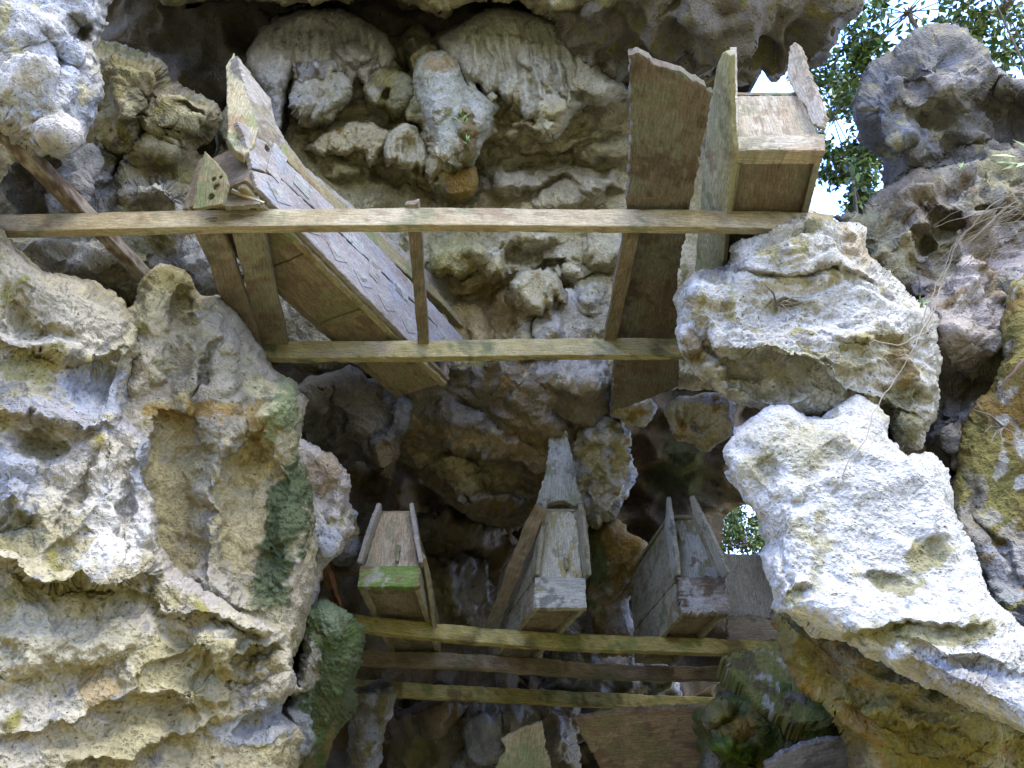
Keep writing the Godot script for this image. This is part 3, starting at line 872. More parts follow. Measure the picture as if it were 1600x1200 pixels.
	# ---- middle overhang
	rock("overhang", "brown overhanging rock bulging below the second beam", "rock", {
		"out": [560, 585, 640, 572, 720, 555, 800, 550, 900, 552, 955, 560, 962, 600, 955, 640, 968, 690, 960, 760, 935, 810, 905, 812, 880, 792, 845, 805, 800, 835, 765, 822, 725, 800, 690, 778, 660, 745, 630, 730, 600, 690],
		"d": 9.9, "c": Vector2(780, 690), "gy": 5.5, "T": 0.7, "rim": 90.0, "step": 2.5, "back": 1.5, "er": 7.0,
		"f": [[1, 0.25, 60, 900, 745, 840, 735, 780, 725, 720, 705, 660, 695], [1, 0.35, 26, 680, 745, 730, 770, 800, 778], [2, 0.2, 10, 700, 610, 760, 640, 800, 680, 870, 690], [0, 740, 670, 90, 55, 20, 0.35], [0, 720, 760, 60, 40, 20, 0.3], [0, 850, 650, 60, 40, 30, 0.3], [0, 760, 590, 22, 26, 0, 0.3], [2, 0.25, 12, 880, 600, 890, 660, 930, 700], [0, 915, 590, 60, 40, 30, 0.35], [2, 0.2, 9, 640, 700, 720, 720, 790, 750, 860, 755], [0, 715, 575, 14, 12, 0, 0.3], [0, 760, 575, 16, 12, 0, 0.3]],
		"amp": [0.08, 0.07, 0.08, 0.05, 0.045, 0.03], "st": Vector3(0.9, 1.5, 0.9),
		"pal": [Color(0.22, 0.19, 0.15), Color(0.31, 0.265, 0.19), GY * 0.7, OC * 0.8, 0.15, 0.25],
		"pt": [[720, 630, 100, 45, 10, Color(0.17, 0.16, 0.145), 0.8], [900, 580, 70, 22, 0, WH * 0.9, 0.8], [720, 735, 80, 20, 15, CR * 0.9, 0.7], [850, 690, 70, 40, 20, Color(0.36, 0.29, 0.19), 0.6], [740, 566, 40, 14, 0, OL, 0.9], [905, 640, 60, 40, 0, GY * 0.8, 0.6]]})
	rock("stalactite_cluster", "knobbly pale stalactite mass hanging behind the tall spired coffin", "stalactite", {
		"out": [878, 720, 890, 685, 915, 665, 950, 648, 972, 660, 985, 700, 980, 760, 965, 805, 935, 815, 905, 806, 890, 780, 880, 750],
		"d": 9.8, "c": Vector2(930, 730), "gy": 1.0, "T": 0.5, "rim": 45.0, "step": 2.2, "back": 0.8, "er": 8.0,
		"amp": [0.1, 0.1, 0.08, 0.22, 0.07, 0.03], "st": Vector3(1.6, 1.2, 1.6), "pal": [CR, WH, BG, OL, 0.0, 0.25]})
	rock("stalactite", "grey hanging rock with a sharp tip below the diagonal coffin", "stalactite", {
		"out": [452, 610, 490, 585, 545, 580, 600, 605, 646, 628, 640, 655, 625, 685, 616, 730, 608, 768, 598, 748, 572, 728, 540, 715, 500, 705, 460, 700],
		"d": 8.9, "c": Vector2(560, 650), "gx": 2.0, "gy": 3.0, "T": 0.6, "rim": 60.0, "step": 2.5, "back": 0.8, "er": 5.0,
		"f": [[1, 0.3, 25, 604, 765, 596, 690, 618, 630], [0, 510, 640, 40, 60, 20, -0.4]],
		"amp": [0.15, 0.12, 0.1, 0.06, 0.03, 0.02], "pal": [GY * 0.55, GY * 0.8, BG * 0.8, DK, 0.2, 0.3], "pt": [[605, 720, 22, 50, 10, BR, 0.8], [630, 645, 20, 30, 0, BG, 0.8]]})
	rock("stalactite", "small ragged stalactite beside the foot of the brown plank", "stalactite", {
		"out": [953, 628, 985, 620, 1018, 618, 1022, 640, 1012, 655, 1000, 674, 990, 664, 978, 655, 960, 648], "d": 9.4, "c": Vector2(990, 640), "T": 0.3, "rim": 22.0, "step": 2.0, "back": 0.5, "er": 6.0,
		"amp": [0.06, 0.08, 0.08, 0.15, 0.05, 0.02], "pal": [CR, WH * 0.8, OC, OL, 0.1, 0.2]})
	rock("stalactite", "fluted stalactite clump hanging under the upper boulder", "stalactite", {
		"out": [1046, 640, 1060, 618, 1100, 610, 1140, 625, 1150, 660, 1135, 685, 1118, 690, 1104, 706, 1085, 692, 1064, 686, 1050, 668], "d": 8.6, "c": Vector2(1095, 655), "T": 0.4, "rim": 34.0, "step": 2.0, "back": 0.6, "er": 6.0,
		"f": [[2, 0.10, 4, 1062, 640, 1072, 672], [2, 0.10, 4, 1076, 638, 1082, 676], [2, 0.10, 4, 1090, 640, 1092, 680], [2, 0.10, 4, 1055, 650, 1062, 680]],
		"amp": [0.06, 0.08, 0.08, 0.12, 0.04, 0.02], "pal": [CR * 0.8, WH * 0.8, OC * 0.8, GY, 0.1, 0.2]})
	# ---- left side
	rock("rock_outcrop", "white rock face tinted skylight blue hanging over the long beam's end", "rock", {
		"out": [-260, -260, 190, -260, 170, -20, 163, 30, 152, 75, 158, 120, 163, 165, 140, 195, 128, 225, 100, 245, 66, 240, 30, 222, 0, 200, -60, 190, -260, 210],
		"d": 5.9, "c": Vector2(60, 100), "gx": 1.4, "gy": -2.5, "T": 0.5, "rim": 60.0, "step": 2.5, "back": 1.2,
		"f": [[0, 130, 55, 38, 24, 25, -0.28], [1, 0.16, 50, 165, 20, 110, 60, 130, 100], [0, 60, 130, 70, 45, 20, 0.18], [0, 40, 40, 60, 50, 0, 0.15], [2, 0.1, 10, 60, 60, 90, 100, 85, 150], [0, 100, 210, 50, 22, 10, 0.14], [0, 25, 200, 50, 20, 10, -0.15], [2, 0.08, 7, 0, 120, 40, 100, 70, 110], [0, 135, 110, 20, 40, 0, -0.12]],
		"amp": [0.12, 0.11, 0.08, 0.03, 0.03, 0.02], "pal": [WH, BG, CR, GY, 0.12, 0.25], "pt": [[130, 50, 38, 22, 20, GY, 0.8], [150, 130, 16, 60, 0, DK, 0.5], [70, 200, 80, 25, 0, PK, 0.6]]})  # bluish second tone is painted skylight
	rock("rock_outcrop", "tan lumpy pitted rock between the pale face and the carved coffin", "rock", {
		"out": [100, 60, 158, 62, 200, 72, 232, 92, 256, 104, 264, 135, 300, 148, 338, 162, 345, 190, 330, 215, 300, 232, 330, 258, 362, 300, 395, 400, 420, 480, 370, 540, 280, 500, 200, 480, -200, 480, -200, 160, 60, 160],
		"d": 8.3, "c": Vector2(220, 260), "gx": 2.0, "gy": -2.0, "T": 0.8, "rim": 70.0, "step": 2.5, "back": 1.2, "er": 7.0,
		"f": [[0, 205, 125, 50, 60, 30, 0.5, 0.8], [0, 190, 190, 40, 50, 0, 0.35, 0.8], [0, 290, 190, 48, 38, 15, 0.5, 0.7], [0, 300, 180, 20, 8, 0, -0.3], [0, 280, 205, 14, 8, 0, -0.3], [0, 320, 200, 14, 10, 0, -0.2], [2, 0.4, 16, 230, 160, 225, 210, 190, 260], [0, 250, 240, 45, 30, 0, 0.25], [1, 0.3, 50, 205, 283, 260, 288, 320, 285], [0, 240, 305, 60, 26, 0, 0.3], [2, 0.3, 14, 180, 225, 200, 260, 160, 300], [0, 120, 290, 40, 60, 0, 0.4], [0, 60, 300, 60, 60, 0, -0.5], [0, 150, 400, 90, 30, 0, 0.3], [0, 320, 420, 40, 60, 0, 0.3]],
		"amp": [0.14, 0.14, 0.12, 0.12, 0.06, 0.03], "pal": [CR * 0.85, Color(0.42, 0.36, 0.25), OL, DK, 0.12, 0.3],
		"pt": [[200, 110, 30, 50, 20, OL, 0.6], [250, 310, 60, 30, 0, WH * 0.85, 0.8], [290, 260, 60, 25, 0, OL * 0.9, 0.7], [130, 300, 60, 70, 0, BG * 0.8, 0.6], [60, 310, 70, 60, 0, GY * 0.7, 0.7], [120, 390, 90, 40, 0, WH * 0.8, 0.6], [300, 420, 60, 60, 0, BG, 0.7], [240, 380, 40, 20, 0, OL, 0.6]]})
	rock("rock_outcrop", "cream rock with two scooped yellow hollows below the second beam's end", "rock", {
		"out": [-200, 560, 60, 480, 170, 500, 205, 478, 222, 435, 240, 415, 268, 411, 296, 424, 312, 462, 345, 458, 372, 492, 396, 538, 425, 580, 462, 600, 475, 635, 470, 690, 478, 730, 490, 800, 495, 880, 480, 960, 470, 1010, 440, 1100, 420, 1300, -200, 1300],
		"d": 6.55, "c": Vector2(330, 700), "gx": 2.0, "gy": -2.2, "T": 0.7, "rim": 70.0, "step": 2.5, "back": 1.5, "er": 4.0,
		"f": [[0, 268, 810, 62, 172, 4, -0.24, 0.35], [0, 392, 810, 56, 140, -4, -0.17, 0.35], [0, 330, 540, 62, 120, 15, 0.20], [2, -0.14, 22, 350, 640, 330, 700, 322, 780, 318, 890], [0, 350, 660, 50, 70, 0, 0.14], [1, 0.12, 30, 430, 640, 395, 670, 350, 710], [2, 0.10, 7, 365, 500, 335, 545, 318, 600, 312, 650], [0, 282, 482, 17, 38, 25, -0.26], [0, 240, 465, 40, 55, 10, 0.16, 0.7], [0, 432, 650, 45, 75, 10, 0.28], [0, 225, 570, 36, 60, 20, 0.2], [2, 0.05, 8, 300, 740, 296, 860], [0, 340, 915, 90, 26, 20, 0.14], [2, 0.05, 6, 355, 760, 400, 765, 430, 740]],
		"amp": [0.06, 0.05, 0.04, 0.03, 0.025, 0.022, 0.03], "pal": [CR, Color(0.50, 0.45, 0.35), GY * 1.1, OL, 0.24, 0.36],
		"pt": [[330, 560, 75, 120, 10, Color(0.33, 0.31, 0.25), 0.85], [345, 690, 35, 60, 0, Color(0.33, 0.31, 0.26), 0.8], [318, 800, 16, 90, 0, GY, 0.6], [268, 780, 55, 140, 0, Color(0.50, 0.43, 0.25), 0.85], [385, 800, 50, 110, 0, Color(0.54, 0.47, 0.29), 0.85], [445, 640, 28, 60, 15, GN * 1.4, 0.75, 0.02], [452, 800, 34, 100, 12, GN * 0.7, 0.95, 0.03], [425, 900, 30, 60, 0, GN * 0.8, 0.9, 0.03], [300, 650, 70, 12, 0, OC, 0.8], [400, 660, 12, 50, 0, OC, 0.7], [270, 440, 60, 22, 0, OL, 0.6], [330, 920, 60, 40, 0, PK, 0.6]]})
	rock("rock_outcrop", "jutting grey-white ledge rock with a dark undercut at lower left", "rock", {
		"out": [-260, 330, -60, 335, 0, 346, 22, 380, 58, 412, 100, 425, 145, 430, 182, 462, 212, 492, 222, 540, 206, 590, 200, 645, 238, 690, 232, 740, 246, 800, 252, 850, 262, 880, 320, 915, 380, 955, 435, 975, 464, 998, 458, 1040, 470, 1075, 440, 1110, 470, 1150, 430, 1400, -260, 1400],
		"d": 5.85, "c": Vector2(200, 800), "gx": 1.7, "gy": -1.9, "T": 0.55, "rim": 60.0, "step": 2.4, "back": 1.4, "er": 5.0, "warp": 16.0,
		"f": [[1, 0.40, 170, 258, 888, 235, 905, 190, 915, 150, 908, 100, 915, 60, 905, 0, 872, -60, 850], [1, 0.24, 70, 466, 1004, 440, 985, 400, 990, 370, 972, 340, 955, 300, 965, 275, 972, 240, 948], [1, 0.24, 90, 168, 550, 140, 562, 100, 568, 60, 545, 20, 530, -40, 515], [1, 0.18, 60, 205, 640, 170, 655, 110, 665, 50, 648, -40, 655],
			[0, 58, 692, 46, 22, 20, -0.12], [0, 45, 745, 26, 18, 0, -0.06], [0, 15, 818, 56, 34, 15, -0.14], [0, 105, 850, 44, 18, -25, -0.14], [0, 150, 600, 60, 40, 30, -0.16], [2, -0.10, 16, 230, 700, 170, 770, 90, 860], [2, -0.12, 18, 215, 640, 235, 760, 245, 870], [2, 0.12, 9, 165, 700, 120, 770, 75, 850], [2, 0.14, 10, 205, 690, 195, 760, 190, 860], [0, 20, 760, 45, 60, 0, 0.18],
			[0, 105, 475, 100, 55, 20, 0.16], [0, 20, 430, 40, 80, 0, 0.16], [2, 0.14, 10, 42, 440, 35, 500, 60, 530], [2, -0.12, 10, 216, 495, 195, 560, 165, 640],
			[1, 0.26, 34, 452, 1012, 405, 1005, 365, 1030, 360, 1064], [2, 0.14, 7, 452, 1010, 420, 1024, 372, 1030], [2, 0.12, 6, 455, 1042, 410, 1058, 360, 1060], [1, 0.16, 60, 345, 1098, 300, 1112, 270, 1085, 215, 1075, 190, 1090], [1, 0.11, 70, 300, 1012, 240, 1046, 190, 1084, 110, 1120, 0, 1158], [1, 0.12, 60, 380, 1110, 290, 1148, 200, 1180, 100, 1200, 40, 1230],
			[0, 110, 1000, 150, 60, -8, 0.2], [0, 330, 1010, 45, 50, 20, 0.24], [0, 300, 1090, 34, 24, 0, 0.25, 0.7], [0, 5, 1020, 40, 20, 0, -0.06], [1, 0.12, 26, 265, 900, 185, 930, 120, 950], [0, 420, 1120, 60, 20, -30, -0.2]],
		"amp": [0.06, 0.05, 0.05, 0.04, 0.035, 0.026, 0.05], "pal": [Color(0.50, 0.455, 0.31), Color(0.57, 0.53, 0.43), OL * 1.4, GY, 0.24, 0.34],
		"pt": [[190, 810, 60, 90, 10, WH * 1.08, 0.9], [70, 690, 70, 60, 0, PK * 0.9, 0.5], [150, 610, 60, 40, 20, BG, 0.9], [20, 760, 50, 60, 0, BG * 0.9, 0.8], [225, 730, 16, 60, 0, BG, 0.8], [120, 655, 130, 16, 10, Color(0.43, 0.42, 0.43), 0.8], [340, 925, 100, 22, 25, PK * 1.05, 0.8], [110, 930, 150, 25, 0, OL * 1.2, 0.7], [100, 1010, 140, 70, 0, Color(0.52, 0.48, 0.34), 0.8], [300, 1040, 90, 60, 0, Color(0.42, 0.38, 0.22), 0.8], [200, 1150, 160, 40, -15, Color(0.38, 0.34, 0.2), 0.7], [400, 1130, 60, 30, -20, BG, 0.8], [150, 1080, 30, 30, 0, OC, 0.6], [40, 570, 60, 30, 0, OL * 1.4, 0.8], [110, 470, 90, 45, 20, Color(0.42, 0.39, 0.32), 0.8], [410, 1020, 50, 20, 20, OL, 0.6], [60, 690, 40, 20, 0, OL * 0.8, 0.7], [20, 830, 40, 30, 0, OL * 0.9, 0.7]]})  # blue-grey patches paint skylight onto the flank and slopes
	rock("rock_outcrop", "white knobbly ribbed rock edge above the moss-covered lump", "rock", {
		"out": [400, 690, 460, 680, 505, 696, 528, 715, 547, 750, 538, 790, 553, 830, 530, 865, 502, 885, 500, 930, 482, 975, 400, 980], "d": 7.2, "c": Vector2(505, 800), "gx": 1.5, "T": 0.4, "rim": 34.0, "step": 2.2, "back": 1.0, "er": 6.0,
		"f": [[2, 0.08, 6, 500, 830, 480, 880, 465, 950], [2, 0.08, 6, 530, 740, 515, 800, 500, 850], [0, 500, 850, 14, 50, 20, 0.12]],
		"amp": [0.08, 0.07, 0.06, 0.04, 0.03, 0.022], "pal": [WH, PK, BG, OL, 0.05, 0.25], "pt": [[505, 740, 24, 40, 0, BR * 1.4, 0.7], [480, 880, 20, 80, 20, BG, 0.8]]})
	rock("boulder", "small bluish stone wedged beside the short dark timber block", "boulder", {
		"out": [516, 845, 540, 820, 560, 838, 566, 862, 545, 884, 520, 880], "d": 8.6, "c": Vector2(540, 850), "T": 0.25, "rim": 20.0, "step": 2.0, "back": 0.4, "er": 4.0,
		"amp": [0.05, 0.05, 0.05, 0.03, 0.03, 0.02], "pal": [BG, GY, WH * 0.8, DK, 0.2, 0.3]})
	rock("rock_outcrop", "round moss-covered dark green lump at the ends of the three lower beams", "rock", {
		"out": [462, 965, 485, 945, 510, 938, 545, 962, 570, 988, 562, 1035, 548, 1070, 545, 1105, 525, 1150, 500, 1210, 490, 1320, 380, 1320, 420, 1130, 455, 1060], "d": 6.9, "c": Vector2(510, 1040), "gx": 1.0, "T": 0.5, "rim": 45.0, "step": 2.5, "back": 1.2, "er": 4.0,
		"f": [[0, 475, 1040, 26, 45, 15, 0.2, 0.7], [0, 450, 1150, 30, 60, 20, 0.2]],
		"amp": [0.12, 0.1, 0.07, 0.06, 0.04, 0.02], "pal": [GN * 0.75, MO * 1.6, OL * 0.7, DK, 0.1, 0.2], "pt": [[520, 1040, 70, 110, 0, GN * 0.8, 0.6, 0.03], [475, 1045, 26, 42, 15, WH, 0.9], [440, 1150, 45, 60, 20, BG, 0.8], [520, 970, 40, 25, 20, Color(0.22, 0.28, 0.20), 0.7], [520, 1160, 20, 30, 0, OC * 0.8, 0.6]]})
	# ---- lower cave
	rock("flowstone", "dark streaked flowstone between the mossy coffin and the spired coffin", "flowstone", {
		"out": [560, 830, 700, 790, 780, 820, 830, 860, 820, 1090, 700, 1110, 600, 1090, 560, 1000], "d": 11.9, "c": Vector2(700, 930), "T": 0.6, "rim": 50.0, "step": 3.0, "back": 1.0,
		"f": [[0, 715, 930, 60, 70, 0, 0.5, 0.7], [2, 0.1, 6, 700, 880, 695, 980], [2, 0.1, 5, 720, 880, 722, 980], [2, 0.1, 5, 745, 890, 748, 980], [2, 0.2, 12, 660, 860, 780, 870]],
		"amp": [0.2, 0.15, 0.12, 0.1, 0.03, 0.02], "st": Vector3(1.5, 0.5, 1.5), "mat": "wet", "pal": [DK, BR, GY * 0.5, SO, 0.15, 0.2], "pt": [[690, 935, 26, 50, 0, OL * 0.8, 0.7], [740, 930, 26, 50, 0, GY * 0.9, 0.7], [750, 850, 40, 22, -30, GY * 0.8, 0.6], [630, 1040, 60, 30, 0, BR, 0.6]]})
	rock("boulder", "tan boulder wedged between the spired coffin and the splintered coffin", "boulder", {
		"out": [905, 850, 930, 818, 962, 812, 985, 835, 1008, 852, 1012, 885, 1000, 912, 985, 960, 1000, 1000, 940, 1030, 915, 960, 905, 900], "d": 10.4, "c": Vector2(960, 870), "T": 0.5, "rim": 40.0, "step": 2.5, "back": 0.8, "er": 6.0,
		"f": [[1, 0.2, 20, 925, 900, 960, 930, 1000, 905]],
		"amp": [0.12, 0.12, 0.12, 0.08, 0.03, 0.02], "pal": [OC * 0.6, BR * 1.1, GN, CR * 0.7, 0.1, 0.2], "pt": [[965, 850, 40, 40, 0, OC * 0.7, 0.6], [985, 950, 30, 40, 0, GY, 0.8], [925, 870, 20, 50, 0, MO, 0.7]]})
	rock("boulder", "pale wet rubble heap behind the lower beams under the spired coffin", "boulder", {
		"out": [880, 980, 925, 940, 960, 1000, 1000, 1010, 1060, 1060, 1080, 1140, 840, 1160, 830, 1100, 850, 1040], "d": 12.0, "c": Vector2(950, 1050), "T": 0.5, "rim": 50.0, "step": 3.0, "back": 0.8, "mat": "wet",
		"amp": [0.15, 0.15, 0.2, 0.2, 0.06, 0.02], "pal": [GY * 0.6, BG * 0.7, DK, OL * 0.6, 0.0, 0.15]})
	rock("rock_pillar", "pitted blue-white rock pillar under the lowest beam's mossy end", "rock pillar", {
		"out": [556, 1075, 612, 1070, 612, 1120, 598, 1160, 592, 1210, 585, 1320, 530, 1320, 545, 1200, 552, 1130], "d": 9.6, "c": Vector2(575, 1140), "T": 0.4, "rim": 30.0, "step": 2.2, "back": 0.6, "er": 5.0, "mat": "wet",
		"amp": [0.08, 0.08, 0.08, 0.14, 0.06, 0.02], "pal": [BG * 0.8, GY, DK, OL, -0.02, 0.2], "pt": [[602, 1120, 12, 60, 0, OL * 0.7, 0.8]]})
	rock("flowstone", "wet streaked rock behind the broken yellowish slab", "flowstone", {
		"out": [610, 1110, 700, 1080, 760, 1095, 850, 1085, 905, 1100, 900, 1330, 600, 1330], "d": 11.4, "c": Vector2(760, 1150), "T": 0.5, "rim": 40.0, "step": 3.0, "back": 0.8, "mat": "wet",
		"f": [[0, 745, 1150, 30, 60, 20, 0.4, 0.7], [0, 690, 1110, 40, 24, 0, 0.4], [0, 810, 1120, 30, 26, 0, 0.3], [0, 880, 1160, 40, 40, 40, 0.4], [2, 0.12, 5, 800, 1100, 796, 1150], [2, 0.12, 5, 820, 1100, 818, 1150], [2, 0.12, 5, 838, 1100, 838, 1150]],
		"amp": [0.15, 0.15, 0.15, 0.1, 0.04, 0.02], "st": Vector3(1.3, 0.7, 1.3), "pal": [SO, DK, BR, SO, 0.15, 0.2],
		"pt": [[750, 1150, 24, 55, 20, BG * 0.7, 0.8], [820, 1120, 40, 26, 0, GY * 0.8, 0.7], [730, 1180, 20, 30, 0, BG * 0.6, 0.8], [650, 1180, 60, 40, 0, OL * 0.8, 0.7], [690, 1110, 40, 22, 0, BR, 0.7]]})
	# ---- right side
	rock("boulder", "large white boulder with a shaded undercut at the right ends of both upper beams", "boulder", {
		"out": [1054, 470, 1060, 442, 1085, 424, 1135, 418, 1148, 405, 1142, 385, 1180, 362, 1215, 338, 1262, 323, 1300, 338, 1335, 352, 1352, 385, 1372, 418, 1410, 452, 1452, 490, 1470, 560, 1462, 640, 1440, 700, 1400, 712, 1372, 660, 1320, 660, 1240, 662, 1180, 640, 1130, 620, 1100, 592, 1070, 560, 1058, 530],
		"d": 6.05, "c": Vector2(1240, 500), "gx": -0.4, "gy": -2.4, "T": 0.7, "rim": 85.0, "step": 2.3, "back": 1.6, "er": 5.0, "warp": 14.0,
		"f": [[1, 0.34, 90, 1330, 600, 1290, 580, 1220, 562, 1160, 548, 1130, 545], [2, 0.20, 12, 1062, 480, 1090, 500, 1102, 540, 1130, 575, 1180, 605, 1230, 618], [0, 1190, 590, 75, 34, 18, -0.25], [1, 0.14, 50, 1450, 470, 1360, 425, 1280, 415, 1220, 420, 1140, 425], [0, 1255, 370, 70, 40, -20, 0.12], [2, 0.09, 8, 1145, 400, 1190, 385, 1240, 365, 1260, 340], [0, 1230, 478, 36, 9, 0, -0.12], [0, 1085, 450, 30, 22, 0, 0.1], [0, 1095, 560, 24, 30, 30, -0.16], [0, 1400, 620, 70, 60, 20, -0.16], [1, 0.12, 36, 1400, 520, 1340, 530, 1300, 520], [1, 0.09, 26, 1390, 560, 1330, 570, 1290, 555]],
		"amp": [0.05, 0.06, 0.07, 0.06, 0.045, 0.028, 0.04], "st": Vector3(0.75, 1.5, 0.75),
		"pal": [Color(0.58, 0.56, 0.49), Color(0.66, 0.65, 0.60), Color(0.38, 0.35, 0.20), GY, 0.20, 0.33],
		"pt": [[1250, 350, 60, 24, -25, Color(0.44, 0.40, 0.27), 0.7], [1270, 345, 14, 28, 30, OL * 0.6, 0.8], [1240, 475, 40, 9, 0, OL * 0.8, 0.7], [1350, 540, 80, 26, -10, Color(0.36, 0.32, 0.17), 0.7], [1240, 560, 130, 20, 10, Color(0.42, 0.39, 0.24), 0.6], [1085, 540, 14, 26, 20, OC * 0.5, 0.8], [1410, 640, 50, 50, 0, OL * 0.8, 0.8], [1420, 570, 30, 40, 0, OC * 0.7, 0.7], [1130, 590, 50, 22, 35, Color(0.36, 0.33, 0.2), 0.6], [1150, 425, 60, 8, 0, GY * 0.7, 0.7], [1250, 432, 20, 6, 0, DK, 0.8], [1270, 600, 110, 30, 10, Color(0.36, 0.34, 0.24), 0.6], [1340, 390, 30, 26, 0, OC, 0.5]]})
	rock("boulder", "broad white slab boulder with scalloped olive patches", "boulder", {
		"out": [1128, 708, 1160, 668, 1190, 645, 1213, 630, 1228, 634, 1262, 654, 1300, 642, 1338, 617, 1362, 628, 1390, 650, 1388, 690, 1420, 714, 1455, 708, 1488, 760, 1496, 800, 1520, 860, 1545, 930, 1600, 985, 1840, 1040, 1840, 1240, 1650, 1160, 1560, 1125, 1480, 1090, 1400, 1050, 1330, 1005, 1290, 985, 1250, 972, 1215, 958, 1198, 905, 1192, 870, 1208, 850, 1190, 815, 1165, 788, 1142, 745],
		"d": 4.75, "c": Vector2(1330, 800), "gx": -0.8, "gy": -3.6, "T": 0.4, "rim": 70.0, "step": 2.3, "back": 1.5, "er": 4.0, "warp": 14.0,
		"f": [[1, 0.16, 60, 1213, 634, 1262, 668, 1330, 690, 1400, 725, 1470, 760], [0, 1250, 730, 80, 60, 0, 0.08], [0, 1450, 862, 46, 22, -15, -0.05], [0, 1390, 905, 66, 18, -10, -0.045], [1, 0.10, 24, 1540, 975, 1460, 965, 1400, 975, 1340, 985, 1300, 990], [0, 1250, 920, 26, 18, 0, -0.08], [0, 1200, 740, 30, 20, 20, -0.08], [0, 1290, 720, 36, 26, 0, -0.06], [1, 0.10, 40, 1600, 1050, 1500, 1020, 1420, 1000], [0, 1500, 1060, 60, 30, 20, 0.1], [2, 0.06, 6, 1215, 800, 1225, 880, 1228, 950]],
		"amp": [0.04, 0.05, 0.04, 0.06, 0.035, 0.018, 0.03], "pal": [Color(0.58, 0.57, 0.52), Color(0.64, 0.64, 0.61), Color(0.46, 0.43, 0.30), GY, 0.30, 0.42],
		"pt": [[1250, 700, 80, 40, 0, Color(0.45, 0.42, 0.28), 0.7], [1190, 735, 40, 30, 0, Color(0.44, 0.41, 0.27), 0.7], [1240, 925, 24, 20, 0, OL * 1.2, 0.8], [1450, 865, 50, 18, -15, OL * 1.1, 0.8], [1400, 905, 60, 16, 0, OL * 1.1, 0.75], [1450, 990, 110, 18, -5, OL, 0.85], [1370, 985, 50, 16, 0, OL, 0.8], [1480, 1060, 80, 40, 20, GY * 1.1, 0.6], [1560, 1080, 70, 30, 20, GY, 0.5], [1280, 880, 14, 60, 10, Color(0.4, 0.37, 0.22), 0.6], [1260, 840, 40, 14, 30, Color(0.4, 0.37, 0.22), 0.7], [1180, 680, 30, 24, -40, WH, 0.5]]})
	rock("rock_crag", "crag with painted bluish backlit shade standing against the bright sky opening", "crag", {
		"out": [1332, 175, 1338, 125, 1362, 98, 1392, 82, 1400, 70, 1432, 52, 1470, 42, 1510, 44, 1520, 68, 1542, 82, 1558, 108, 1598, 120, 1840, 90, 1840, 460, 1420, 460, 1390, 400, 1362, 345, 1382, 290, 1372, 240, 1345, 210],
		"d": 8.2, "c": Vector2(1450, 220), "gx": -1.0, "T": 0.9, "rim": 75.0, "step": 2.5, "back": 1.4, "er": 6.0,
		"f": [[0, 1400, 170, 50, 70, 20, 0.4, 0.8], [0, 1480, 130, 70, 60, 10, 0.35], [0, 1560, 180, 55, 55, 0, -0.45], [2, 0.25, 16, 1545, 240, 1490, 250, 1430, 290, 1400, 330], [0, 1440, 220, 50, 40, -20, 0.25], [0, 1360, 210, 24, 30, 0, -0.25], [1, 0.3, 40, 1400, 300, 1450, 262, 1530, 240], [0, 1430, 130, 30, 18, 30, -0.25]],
		"amp": [0.16, 0.14, 0.12, 0.10, 0.05, 0.022], "pal": [GY * 0.6, BG * 0.5, DK, CR * 0.8, 0.05, 0.28], "pt": [[1470, 130, 50, 40, 0, PK * 0.8, 0.6], [1560, 190, 50, 50, 0, DK, 0.7]]})  # dark blue-grey base stands in for the backlit shade
	rock("rock_crag", "broken brown and pinkish rock face behind the dry creepers", "crag", {
		"out": [1300, 335, 1330, 325, 1352, 340, 1372, 318, 1395, 300, 1440, 268, 1500, 245, 1570, 238, 1840, 200, 1840, 820, 1560, 830, 1500, 800, 1470, 740, 1450, 690, 1440, 600, 1440, 520, 1400, 450, 1368, 410, 1330, 380],
		"d": 7.3, "c": Vector2(1480, 480), "gx": -0.8, "gy": -2.6, "T": 0.6, "rim": 60.0, "step": 2.4, "back": 1.4, "er": 7.0,
		"f": [[0, 1500, 490, 50, 110, 10, 0.35, 0.8], [2, 0.25, 14, 1440, 460, 1455, 560, 1450, 640], [0, 1470, 345, 50, 18, 20, -0.35], [0, 1440, 370, 30, 16, 40, -0.3], [0, 1560, 340, 40, 16, 0, -0.3], [1, 0.25, 40, 1380, 400, 1440, 330, 1530, 290], [2, 0.2, 10, 1450, 600, 1500, 615, 1560, 600], [0, 1490, 670, 30, 60, -10, 0.2], [2, 0.2, 14, 1480, 720, 1500, 780]],
		"amp": [0.16, 0.16, 0.18, 0.14, 0.06, 0.03], "pal": [CR * 0.75, PK * 0.8, BR, DK, 0.1, 0.25],
		"pt": [[1500, 500, 50, 110, 10, Color(0.56, 0.50, 0.45), 0.9], [1420, 320, 60, 40, -30, BR, 0.6], [1550, 390, 40, 50, 0, Color(0.5, 0.44, 0.42), 0.7], [1540, 420, 24, 40, 0, OC * 0.6, 0.7], [1485, 470, 18, 12, 0, OC * 0.6, 0.8], [1480, 640, 30, 60, -10, GY, 0.6], [1400, 400, 50, 40, 0, CR, 0.7]]})
